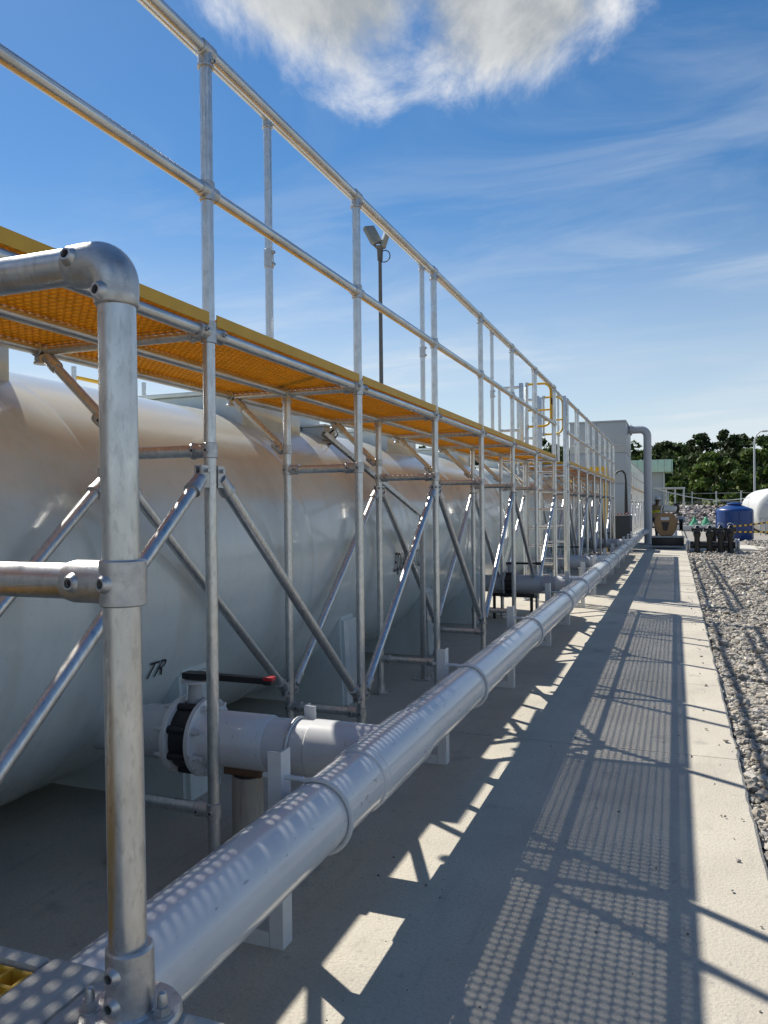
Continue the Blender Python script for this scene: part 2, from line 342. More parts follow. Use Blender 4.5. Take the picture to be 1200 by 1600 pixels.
def stones(n, xs, ys, size, z, sub, cols, name, m, flat=0.6, dens=None):
    bm = bmesh.new(); bmesh.ops.create_icosphere(bm, subdivisions=sub, radius=1); bm.verts.index_update()
    bv = np.array([v.co[:] for v in bm.verts]); bf = np.array([[v.index for v in f.verts] for f in bm.faces]); bm.free()
    X = rng.uniform(xs[0], xs[1], n); Y = rng.uniform(0, 1, n)
    Y = ys[0] + (ys[1] - ys[0])*(Y**(dens or 1.0))
    sc = size*rng.lognormal(0, 0.38, n); nv = len(bv)
    rad = 1 + (0.16 if sub == 2 else 0.26)*rng.standard_normal((n, nv)); rad = np.clip(rad, 0.6, 1.45)
    ax = np.stack([rng.uniform(0.75, 1.35, n), rng.uniform(0.7, 1.1, n), rng.uniform(0.45, 0.85, n)], 1)
    p = bv[None]*rad[..., None]*ax[:, None]*sc[:, None, None]
    a = rng.uniform(0, 6.28, n); t = rng.normal(0, 0.45, n)
    x, y, zz = p[..., 0], p[..., 1], p[..., 2]
    y2 = y*np.cos(t)[:, None] - zz*np.sin(t)[:, None]; z2 = y*np.sin(t)[:, None] + zz*np.cos(t)[:, None]
    x3 = x*np.cos(a)[:, None] - y2*np.sin(a)[:, None]; y3 = x*np.sin(a)[:, None] + y2*np.cos(a)[:, None]
    zb = z(X, Y) + rng.uniform(-0.2, 0.75, n)*sc
    V = np.stack([x3 + X[:, None], y3 + Y[:, None], z2 + zb[:, None]], 2).reshape(-1, 3)
    Fc = (bf[None] + (np.arange(n)*nv)[:, None, None]).reshape(-1, 3)
    me = bpy.data.meshes.new(name)
    me.vertices.add(len(V)); me.vertices.foreach_set('co', V.ravel())
    me.loops.add(Fc.size); me.loops.foreach_set('vertex_index', Fc.ravel())
    me.polygons.add(len(Fc)); me.polygons.foreach_set('loop_start', np.arange(0, Fc.size, 3)); me.polygons.foreach_set('loop_total', np.full(len(Fc), 3))
    me.polygons.foreach_set('use_smooth', np.zeros(len(Fc), bool)); me.update(); me.validate()
    base = np.array(cols)[rng.integers(0, len(cols), n)]*rng.uniform(0.65, 1.28, n)[:, None]
    colv = np.concatenate([np.repeat(base, nv, 0), np.ones((n*nv, 1))], 1)
    at = me.attributes.new('col', 'FLOAT_COLOR', 'POINT'); at.data.foreach_set('color', colv.ravel().astype(np.float32))
    me.materials.append(m); o = bpy.data.objects.new(name, me); C.objects.link(o); o['kind'] = 'stuff'; return o
GC = [(0.37, 0.345, 0.295), (0.44, 0.415, 0.36), (0.27, 0.25, 0.22), (0.33, 0.295, 0.245), (0.21, 0.20, 0.185), (0.48, 0.455, 0.40), (0.39, 0.35, 0.295), (0.30, 0.285, 0.265)]
for n_, xs_, ys_, sz_, sub_, lab_ in ((21000, (SX + 0.006, 1.6), (1.8, 8.2), 0.0145, 2, 'loose grey crushed stones beside the concrete edge'), (14000, (SX + 0.006, 1.75), (8.0, 14.2), 0.0165, 1, 'grey crushed stones farther along the concrete edge'),
                                      (15000, (1.7, 4.2), (3.0, 18), 0.024, 1, 'grey crushed stones of the open yard'), (11000, (SX + 0.01, 2.6), (14.0, 26), 0.024, 1, 'grey crushed stones near the valve row'), (9000, (2.5, 5.2), (17.8, 34), 0.03, 1, 'grey crushed stones in the far yard')):
    g = stones(n_, xs_, ys_, sz_, lambda x, y: -0.056 + 0.008*np.sin(x*7 + y*3) + 0.01*np.sin(y*1.7), sub_, GC, 'gravel', STONE); g['label'] = lab_
g = stones(70, (SX - 0.16, SX + 0.01), (2.0, 16), 0.007, lambda x, y: 0.003 + 0*x, 1, GC, 'grit', STONE); g['label'] = 'stray grit kicked up on the concrete edge'
g = stones(220, (-1.6, SX - 0.1), (1.5, 14), 0.0035, lambda x, y: 0.001 + 0*x, 1, [(0.12, 0.11, 0.1), (0.3, 0.28, 0.25)], 'grit', STONE); g['label'] = 'fine grit scattered over the concrete paving'

# ------------------------------------------------------------------ walkways of galvanised tube
TR = 0.02415
XO, XI, XF, XU = -1.70, -2.16, -2.54, -2.27
ZB, ZM, ZT, ZC, ZL, ZU = 2.14, 2.69, 3.24, 1.68, 0.27, 3.80
def boss(mb, c, d, r=0.0095, l=0.012):
    c = Vector(c); d = Vector(d).normalized()
    mb.tube(c, c + d*l, r, 10); mb.tube(c + d*(l - 0.004), c + d*(l + 0.0006), r*0.58, 8, m=1)
def collar(mb, c, axis, L=0.062, r=0.0305, n=18):
    a = Vector(axis).normalized(); c = Vector(c)
    mb.lathe(c - a*L/2, a, [(0, r - 0.003), (0.002, r), (L - 0.002, r), (L, r - 0.003)], n)
def socket(mb, c, d, L=0.075, r=0.0305):
    d = Vector(d).normalized(); c = Vector(c)
    mb.lathe(c, d, [(0, r - 0.004), (L - 0.012, r), (L - 0.01, r + 0.0025), (L - 0.001, r + 0.0025), (L, r - 0.003)], 18)
FM = [CAST, DARKHOLE]
def fit_mesh(kind, d=None):
    mb = MB(); z = (0, 0, 1)
    if kind == 'cross': collar(mb, (0, 0, 0), z, 0.075); collar(mb, (0, 0, 0), (0, 1, 0), 0.105)
    if kind == 'top': collar(mb, (0, 0, 0), (0, 1, 0), 0.078); socket(mb, (0, 0, 0), (0, 0, -1), 0.07); boss(mb, (0.03, 0, -0.05), (1, 0, 0))
    if kind == 'beam':
        collar(mb, (0, 0, 0), z, 0.085); socket(mb, (0, 0, 0), (0, 1, 0), 0.085); socket(mb, (0, 0, 0), (0, -1, 0), 0.085); socket(mb, (0, 0, 0), (-1, 0, 0), 0.08)
        for s in (-1, 1): boss(mb, (0.029, 0.06*s, 0), (1, 0, 0)); 
        boss(mb, (-0.055, -0.029, 0), (0, -1, 0))
    if kind == 'side':
        collar(mb, (0, 0, 0), z, 0.06); socket(mb, (0, 0, 0), (-d, 0, 0), 0.08); boss(mb, (-d*0.058, -0.029, 0), (0, -1, 0)); boss(mb, (0.004*d, -0.029, 0), (0, -1, 0))
    if kind == 'sleeve': collar(mb, (0, 0, 0), z, 0.11, 0.030); boss(mb, (0.029, 0, 0.035), (1, 0, 0)); boss(mb, (0.029, 0, -0.035), (1, 0, 0))
    if kind == 'beamcol': collar(mb, (0, 0, 0), (0, 1, 0), 0.07); socket(mb, (0, 0, 0), (0, 0, -1), 0.06)
    if kind == 'flange':
        mb.lathe((0, 0, 0), z, [(0, 0.058), (0.008, 0.058), (0.010, 0.055), (0.012, 0.034), (0.07, 0.031), (0.072, 0.028)], 20)
        for s in (-1, 1): mb.tube((0, 0.043*s, 0.008), (0, 0.043*s, 0.022), 0.009, 6); mb.tube((0, 0.043*s, 0.02), (0, 0.043*s, 0.045), 0.005, 8)
    return mb.mesh(kind, FM)
FIT = {k: fit_mesh(k) for k in ('cross', 'top', 'beam', 'sleeve', 'beamcol', 'flange')}
FIT['sidei'] = fit_mesh('side', 1); FIT['sideo'] = fit_mesh('side', -1)
_g = {}
def grating_mesh(L, w, depth=0.028, notch=0.0):
    key = (round(L, 2), round(w, 2), depth, notch)
    if key in _g: return _g[key]
    mb = MB(); ny = max(2, round(L/0.038)); nx = max(2, round(w/0.038)); t = 0.0031
    for i in range(nx + 1):
        x = -w/2 + w*i/nx; x = min(max(x, -w/2 + t), w/2 - t); e = 0.026 if notch and x > w/2 - notch else 0.0; mb.box((x - t, -L/2 + e, -depth), (x + t, L/2 - e, 0))
    for j in range(ny + 1):
        y = -L/2 + L*j/ny; y = min(max(y, -L/2 + t), L/2 - t); e = notch if notch and abs(y) > L/2 - 0.026 else 0.0004; mb.box((-w/2 + 0.0004, y - t, -depth + 0.0006), (w/2 - e, y + t, -0.0006))
    _g[key] = mb.mesh('grating', YEL, smooth=False); return _g[key]
_t = {}
def vtube(h):
    k = round(h, 3)
    if k not in _t: _t[k] = MB().tube((0, 0, 0), (0, 0, h), TR, 18).mesh('tube', GALV)
    return _t[k]
def brace(parent, p, q):
    p = Vector(p); q = Vector(q); d = (q - p).normalized()
    b = obj('brace', MB().tube(p + d*0.05, q - d*0.05, TR, 16), GALV, parent)
    for c, s in ((p, 1), (q, -1)):
        mb = MB()
        mb.lathe(c + d*s*0.045, d*s, [(0, 0.027), (0.06, 0.0305), (0.065, 0.033), (0.078, 0.033), (0.08, 0.027)], 16)
        for e in (-1, 1):
            x = Vector((e*0.012, 0, 0)); mb.box(tuple(c + x + Vector((-0.004, min(0, d.y*s*0.07), -0.02 + min(0, d.z*s*0.07)))), tuple(c + x + Vector((0.004, max(0, d.y*s*0.07), 0.02 + max(0, d.z*s*0.07)))))
        mb.tube(c + Vector((-0.03, d.y*s*0.03, 0)), c + Vector((0.03, d.y*s*0.03, 0)), 0.008, 8)
        obj('swivel_joint', mb, FM, b)
def walkway(ys, label, hi0, detail=True, urail=None, uposts=(), rail_start=None):
    y0, y1 = ys[0], ys[-1]
    w = thing('tube_walkway', label, 'walkway', (XO, y0, 0), 'galvanised tube walkways along the tanks')
    def fit(kind, p, par): obj('clamp_fitting', FIT[kind], FM, par, p)
    for i, y in enumerate(ys):
        p = obj('post', vtube(ZT), GALV, w, (XO, y, 0))
        fit('top', (XO, y, ZT), p); fit('cross', (XO, y, ZM), p); fit('beam', (XO, y, ZB), p)
        q = obj('inner_post', vtube(ZB), GALV, w, (XI, y, 0))
        obj('cross_beam', MB().tube((XO, y, ZB - 0.002), (XF, y, ZB - 0.002), TR - 0.003, 14), GALV, w)
        obj('cross_tie', MB().tube((XO, y, ZC), (XI, y, ZC), TR, 14), GALV, w)
        obj('foot_tie', MB().tube((XO, y, ZL), (XI, y, ZL), TR, 14), GALV, w)
        if detail:
            fit('sidei', (XO, y, ZC), p); fit('sideo', (XI, y, ZC), q)
            fit('sidei', (XO, y, ZL), p); fit('sideo', (XI, y, ZL), q)
            obj('base_flange', FIT['flange'], FM, p, (XO, y, 0.001)); obj('base_flange', FIT['flange'], FM, q, (XI, y, 0.001))
            fit('beamcol', (XI, y, ZB), q); fit('beamcol', (XF, y, ZB), w)
            s = obj('support_strut', MB().tube((XI - 0.02, y - 0.002, 1.80), (XF + 0.05, y - 0.002, ZB - 0.05), TR - 0.003, 14), GALV, w)
            mb = MB(); d = (Vector((XF + 0.05, y, ZB - 0.05)) - Vector((XI - 0.02, y, 1.8))).normalized()
            mb.lathe(Vector((XI - 0.03, y - 0.002, 1.79)), d, [(0, 0.026), (0.07, 0.029), (0.08, 0.026)], 14); collar(mb, (XI, y, 1.80), (0, 0, 1), 0.05)
            boss(mb, (XI - 0.05, y - 0.029, 1.82), (0, -1, 0)); obj('strut_joint', mb, FM, s)
            obj('strut_joint', MB().lathe(Vector((XF + 0.03, y - 0.002, ZB - 0.03)), -d, [(0, 0.026), (0.07, 0.029), (0.08, 0.026)], 14), FM, s)
    for X in (XO, XI):
        for i in range(len(ys) - 1):
            hi = (i + hi0) % 2 == 0
            za, zb = (1.60, 0.36) if hi else (0.36, 1.60)
            brace(w, (X, ys[i] + 0.03, za), (X, ys[i + 1] - 0.03, zb))
    a, b = y0 - 0.03, y1 + 0.03
    obj('top_rail', MB().tube((XO, a, ZT), (XO, b, ZT), TR, 18), GALVH, w)
    obj('mid_rail', MB().tube((XO, a, ZM), (XO, b, ZM), TR, 18), GALVH, w)
    for nm, X in (('outer_beam', XO), ('middle_beam', XI), ('far_beam', XF)):
        obj(nm, MB().tube((X, a, ZB + (0.001 if X != XO else 0)), (X, b, ZB + (0.001 if X != XO else 0)), TR, 16), GALVH, w)
    for i in range(len(ys) - 1):
        L = ys[i + 1] - ys[i] - 0.008; yc = (ys[i] + ys[i + 1])/2
        dp = [0.032, 0.032, 0.034, 0.030, 0.033, 0.022, 0.024, 0.023, 0.026][i % 9]
        obj('grating_panel', grating_mesh(L, 0.902, dp, 0.06), YEL, w, (-2.133, yc, 2.167 + dp))
        tp = MB().box((-1.6815, ys[i] + 0.0265, 2.1675), (-1.6785, ys[i + 1] - 0.0265, 2.213))
        obj('edge_strip', tp, YELTOE, w); obj('edge_strip', MB().box((-2.589, ys[i] + 0.027, 2.1675), (-2.585, ys[i + 1] - 0.027, 2.21)), YELTOE, w)
    if urail:
        ur = obj('upper_rail', MB().tube((XU, urail[0], ZU), (XU, urail[1], ZU), TR, 16), GALVH, w)
        for y in uposts:
            p = obj('upper_post', vtube(ZU - 2.17), GALV, w, (XU, y, 2.17)); fit('sleeve', (XU, y, 2.95), p); fit('top', (XU, y, ZU), p)
    return w
Y1 = [-1.94, -0.44, 1.06, 2.57, 4.08, 5.59, 7.08, 8.57, 10.1, 11.8]
Y2 = [13.3 + 1.5*k for k in range(8)]
Y3 = [33.0 + 1.5*k for k in range(16)]
walkway(Y1, 'nearest long galvanised tube walkway with yellow grating deck and handrail', 1, True, (-2.0, 11.85), (-2.0, 1.06, 4.08, 7.08, 10.1))
walkway(Y2, 'second tube walkway with yellow deck, beyond the ladders', 0, True, (13.28, 23.85), (13.3, 16.3, 19.3, 22.3))
walkway(Y3, 'far pale tube walkway seen behind the tall riser pipe', 1, False)

# ladders and gates at the break between the two walkways
def ladder(y, face, label):
    t = thing('access_ladder', label, 'ladder', (XO, y, 0), 'ladders up to the walkways')
    yy = y + face*0.11
    for x in (XO - 0.03, XI + 0.02):
        st = MB().bbox((x - 0.028, yy - 0.02, 0.0), (x + 0.028, yy + 0.02, 3.30), 0.006); obj('stile', st, GALV, t)
        for z in (0.5, 1.68, 2.14): obj('bracket', MB().box((x - 0.02, min(y, yy) + 0.021, z - 0.02), (x + 0.02, max(y, yy) - 0.021, z + 0.02)), CAST, t)
    for k in range(7):
        z = 0.28 + 0.28*k; obj('rung', MB().tube((XO - 0.05, yy, z), (XI + 0.04, yy, z), 0.02, 12), GALV, t)
ladder(11.8, 1, 'galvanised ladder at the far end of the nearest walkway')
ladder(13.3, -1, 'galvanised ladder at the start of the second walkway')
def gate(y, x0, x1, z0, z1, label):
    t = thing('safety_gate', label, 'gate', (x0, y, z0), 'yellow self-closing gates')
    obj('hinge_post', MB().tube((x0, y, z0 - 0.02), (x0, y, z1 + 0.02), 0.02, 12), GALV, t)
    mb = MB(); r = 0.12; pts = [(x0, y, z1)]
    for k in range(7): a = math.pi/2*k/6; pts.append((x1 - r + r*math.sin(a), y, z1 - r + r*math.cos(a)))
    for k in range(7): a = math.pi/2*k/6; pts.append((x1 - r + r*math.cos(a), y, z0 + r - r*math.sin(a)))
    pts.append((x0, y, z0)); mb.sweep(pts, 0.017, 10); obj('gate_hoop', mb, YELPAINT, t)
    obj('gate_bar', MB().tube((x0, y, z0 + (z1 - z0)*0.38), (x1, y, z0 + (z1 - z0)*0.38), 0.014, 10), YELPAINT, t)
    for z in (z0, z1): mb = MB(); collar(mb, (x0, y, z), (0, 0, 1), 0.06, 0.026); obj('hinge', mb, CAST, t)
    obj('latch', MB().bbox((x1 + 0.005, y - 0.02, (z0 + z1)/2), (x1 + 0.035, y + 0.02, (z0 + z1)/2 + 0.1), 0.004), BLACK, t)
gate(11.85, -2.12, -1.76, 2.67, 3.32, 'yellow hooped gate above the nearer ladder')
gate(13.25, -2.09, -1.77, 2.67, 3.30, 'yellow hooped gate above the farther ladder')
for y, lab in ((11.8, 'short galvanised guard rail beside the nearer gate'), (13.3, 'short galvanised guard rail beside the farther gate')):
    t = thing('guard_rail', lab, 'railing', (-2.2, y, 2.21), 'guard rails beside the gates')
    s = 1 if y < 12.5 else -1
    obj('post', MB().bbox((-2.23, y - 0.03, 2.21), (-2.17, y + 0.03, 3.34), 0.008), GALV, t)
    obj('post', MB().tube((XF, y, 2.0), (XF, y, 3.32), TR, 14), GALV, t)
    for z in (2.62, 3.28): obj('rail', MB().tube((-2.2, y, z), (XF, y, z), TR - 0.003, 12), GALV, t)

# ------------------------------------------------------------------ storage tanks
TX, TZ, TRAD = -3.28, 1.10, 1.063
def tank(y0, y1, label, saddles, hatches, letters=(), shade_box=None):
    t = thing('storage_tank', label, 'tank', (TX, y0, 0), 'long horizontal tanks beside the walkway')
    prof = []; h = 0.32
    for k in range(9): a = math.pi/2*k/8; prof.append((h*(1 - math.cos(a)), max(0.001, TRAD*math.sin(a))))
    n = int((y1 - y0)/0.25); L = y1 - y0
    for k in range(1, n): prof.append((h + (L - 2*h)*k/n, TRAD))
    for k in range(8, -1, -1): a = math.pi/2*k/8; prof.append((L - h*(1 - math.cos(a)), max(0.001, TRAD*math.sin(a))))
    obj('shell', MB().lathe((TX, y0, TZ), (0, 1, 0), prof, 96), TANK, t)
    k = 0; ys_ = y0 + 1.05
    while ys_ < y1 - 0.8:
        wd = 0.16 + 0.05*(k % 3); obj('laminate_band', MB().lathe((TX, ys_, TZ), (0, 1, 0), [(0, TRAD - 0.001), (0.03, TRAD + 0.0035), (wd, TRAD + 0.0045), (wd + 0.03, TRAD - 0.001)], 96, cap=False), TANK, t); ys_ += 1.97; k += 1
    for y in saddles:
        mb = MB()
        poly = [(-1.02, 0.0), (1.02, 0.0), (0.985, 0.64), (0.86, 0.66), (0.72, 0.36), (0.4, 0.16), (-0.4, 0.16), (-0.72, 0.36), (-0.86, 0.66), (-0.985, 0.64)]
        bm = bmesh.new(); bot = [bm.verts.new((TX + u, y - 0.16 + 0.02*(w > 0.3), w)) for u, w in poly]; top = [bm.verts.new((TX + u, y + 0.16 - 0.02*(w > 0.3), w)) for u, w in poly]
        nn = len(poly); bm.faces.new(bot); bm.faces.new(top[::-1])
        for k in range(nn): bm.faces.new((bot[k], top[k], top[(k + 1) % nn], bot[(k + 1) % nn]))
        bmesh.ops.recalc_face_normals(bm, faces=bm.faces)
        bmesh.ops.bevel(bm, geom=[e for e in bm.edges if min(v.co.z for v in e.verts) > 0.001 or abs(e.verts[0].co.z - e.verts[1].co.z) > 0.1], offset=0.025, segments=2, affect='EDGES')
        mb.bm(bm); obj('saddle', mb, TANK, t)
    for (ya, yb, xr) in hatches:
        zt = 2.24 if xr > -2.8 else 2.27
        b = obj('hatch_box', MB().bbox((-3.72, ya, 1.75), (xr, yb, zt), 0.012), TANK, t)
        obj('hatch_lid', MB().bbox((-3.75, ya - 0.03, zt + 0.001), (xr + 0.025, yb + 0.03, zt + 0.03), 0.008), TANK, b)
    if shade_box:
        obj('top_shade_box', MB().bbox((-3.42, shade_box[0], 2.05), (-3.02, shade_box[1], 2.52), 0.02), TANK, t)  # long box added on the tank top to cast shade beside the walkway
    for txt, ya, zc, hgt, wide, shear in letters:
        cu = bpy.data.curves.new('txt', 'FONT'); cu.body = txt; cu.size = 1; cu.shear = shear; cu.resolution_u = 3
        o = bpy.data.objects.new('txt', cu); C.objects.link(o); dg = bpy.context.evaluated_depsgraph_get(); me = bpy.data.meshes.new_from_object(o.evaluated_get(dg))
        bm = bmesh.new(); bm.from_mesh(me)
        bmesh.ops.triangulate(bm, faces=bm.faces)
        bmesh.ops.subdivide_edges(bm, edges=[e for e in bm.edges if e.calc_length() > 0.15], cuts=3); bmesh.ops.triangulate(bm, faces=bm.faces)
        xs = [v.co.x for v in bm.verts]; hh = 0.69
        for v in bm.verts:
            yy = ya + (v.co.x - min(xs))/(max(xs) - min(xs))*wide; z = zc + (v.co.y/hh - 0.5)*hgt
            a = (z - TZ)/TRAD; v.co = (TX + (TRAD + 0.007)*math.cos(a), yy, TZ + (TRAD + 0.007)*math.sin(a))
        bm.to_mesh(me); bm.free(); me.materials.clear(); me.materials.append(LETTER)
        bpy.data.objects.remove(o)
        for v in me.vertices: v.co = v.co - Vector((TX, y0, 0))
        link(bpy.data.objects.new('lettering', me), t, (TX, y0, 0))
    return t
tank(-2.6, 11.2, 'grey horizontal tank with black stencilled lettering beside the nearest walkway',
     [-0.5, 1.42, 3.35, 5.3, 7.3, 9.4], [(1.72, 2.60, -2.75), (4.55, 5.42, -2.75), (5.75, 6.2, -2.95), (7.38, 8.3, -2.75), (10.2, 10.95, -2.78)],
     [('EQUALIZATION', 6.10, 0.985, 0.165, 0.80, 0.0), ('TR', 2.93, 0.695, 0.085, 0.125, 0.3)])
tank(13.6, 24.2, 'grey horizontal tank beyond the ladders, beside the second walkway', [14.5, 16.6, 18.7, 20.8, 22.9], [(15, 15.9, -2.75), (18, 18.9, -2.75), (21, 21.9, -2.75)], (), (14.2, 23.6))
# the gauge head and clips on the near tank's middle hatch
t = thing('level_gauge', 'small grey and black gauge head on the tank top, under the deck', 'gauge', (-2.9, 6.0, 2.0))
obj('housing', MB().bbox((-2.93, 5.80, 2.02), (-2.72, 6.02, 2.13), 0.01), PANEL, t)
obj('housing_lid', MB().bbox((-2.94, 5.79, 2.131), (-2.71, 6.03, 2.15), 0.005), WHITE, t)
obj('bracket', MB().box((-2.93, 5.72, 1.93), (-2.90, 6.1, 2.03)).box((-2.9, 5.72, 1.98), (-2.74, 5.76, 2.0)), BLACKP, t)
obj('cable', MB().sweep([(-2.72, 5.9, 2.08), (-2.66, 5.88, 2.12), (-2.62, 5.84, 2.06), (-2.66, 5.78, 1.98), (-2.76, 5.74, 1.96)], 0.008, 8), BLACK, t)
stonesy = stones(26, (-3.5, -3.2), (2.9, 3.9), 0.035, lambda x, y: 2.13 + 0*x, 2, [(0.16, 0.15, 0.13)], 'mud_clods', STONE); stonesy['label'] = 'dried mud clods on the tank top'

# ------------------------------------------------------------------ main pipe
PX, PZ, PR = -1.10, 0.444, 0.111
BR = [2.90, 9.90, 14.0, 21.0]
mp_ = thing('main_pipe', 'long pale grey pipe on angle supports running beside the walkway', 'pipe', (PX, -3, PZ))
cuts = [-3.0, 2.62] + [2.62 + 5.8*k for k in range(1, 5)] + [29.2]
for k in range(len(cuts) - 1):
    s = obj('pipe_length', MB().tube((PX, cuts[k], PZ), (PX, cuts[k + 1], PZ), PR, 48, cap=False), PIPE, mp_)
for y in cuts[1:-1]:
    obj('coupling', MB().lathe((PX, y - 0.03, PZ), (0, 1, 0), [(0, PR + 0.0005), (0.004, PR + 0.007), (0.16, PR + 0.007), (0.168, PR + 0.0005)], 48, cap=False), PIPE, mp_)
for y in BR:
    obj('tee_collar', MB().lathe((PX, y - 0.27, PZ), (0, 1, 0), [(0, PR), (0.006, PR + 0.009), (0.53, PR + 0.009), (0.54, PR)], 48, cap=False).lathe((PX - 0.02, y, PZ), (-1, 0, 0), [(0.0, PR + 0.009), (0.30, PR + 0.009), (0.308, PR)], 40, cap=False), PIPE, mp_)
# riser at the far end
rs = thing('riser_pipe', 'tall grey riser pipe bending over into the box tank', 'pipe', (-0.93, 29.6, 0))
pts = [(PX, 29.0, PZ), (PX, 29.35, PZ)]
obj('run_in', MB().sweep([(PX, 29.1, PZ), (-1.03, 29.4, 0.47), (-0.95, 29.6, 0.47)], 0.112, 24), PIPEFAR, rs)
path = [(-0.93, 29.6, 0.02), (-0.93, 29.6, 3.95)]
for k in range(1, 7): a = math.pi/2*k/6; path.append((-0.93 - 0.25*(1 - math.cos(a)), 29.6, 3.95 + 0.25*math.sin(a)))
path.append((-1.70, 29.6, 4.20))
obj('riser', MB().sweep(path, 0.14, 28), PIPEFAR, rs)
obj('flange', MB().lathe((-1.46, 29.6, 4.2), (-1, 0, 0), [(0, 0.14), (0.002, 0.20), (0.07, 0.20), (0.072, 0.14)], 24), PIPEFAR, rs)
obj('base_plate', MB().bbox((-1.13, 29.4, 0.0), (-0.73, 29.8, 0.03), 0.005), PIPEFAR, rs)

# supports of the main pipe
for i, y in enumerate([0.34, 2.26, 4.18, 6.11, 8.03, 9.55, 11.2, 12.9, 14.8, 16.7, 18.6, 20.5, 22.4, 24.3]):
    lab = '%s angle steel pipe support from the camera, under the long grey pipe' % (ORD[i] if i else 'nearest')
    t = thing('pipe_support', lab, 'pipe support', (-1.22, y, 0), 'angle steel supports under the long pipe')
    mb = MB(); x0 = -1.264
    L_ = [(x0, y - 0.035), (x0 + 0.05, y - 0.035), (x0 + 0.05, y + 0.03), (x0 + 0.044, y + 0.03), (x0 + 0.044, y - 0.029), (x0, y - 0.029)]
    obj('upright', mb.prism(L_, 0.0, 0.65, 'z'), ANGLE, t)
    mb = MB(); mb.prism([(y - 0.035, 0), (y + 0.03, 0), (y + 0.03, 0.006), (y - 0.029, 0.006), (y - 0.029, 0.05), (y - 0.035, 0.05)], x0 - 0.30, x0 - 0.002, 'x'); obj('foot', mb, ANGLE, t)
    mb = MB(); pts = [(x0 - 0.03, y, PZ + 0.085), (PX - PR - 0.01, y, PZ + 0.088)]
    pts = [(x0 - 0.035, y - 0.002, PZ + 0.115), (PX - 0.05, y - 0.002, PZ + 0.1155)]
    for k in range(0, 25):
        a = R(112) - R(225)*k/24; pts.append((PX + (PR + 0.009)*math.cos(a), y - 0.002, PZ + (PR + 0.009)*math.sin(a)))
    pts += [(x0 + 0.06, y - 0.002, PZ - 0.118), (x0 - 0.035, y - 0.002, PZ - 0.118)]
    mb.sweep(pts, 0.0085, 10)
    obj('u_bolt', mb, ANGLE, t)

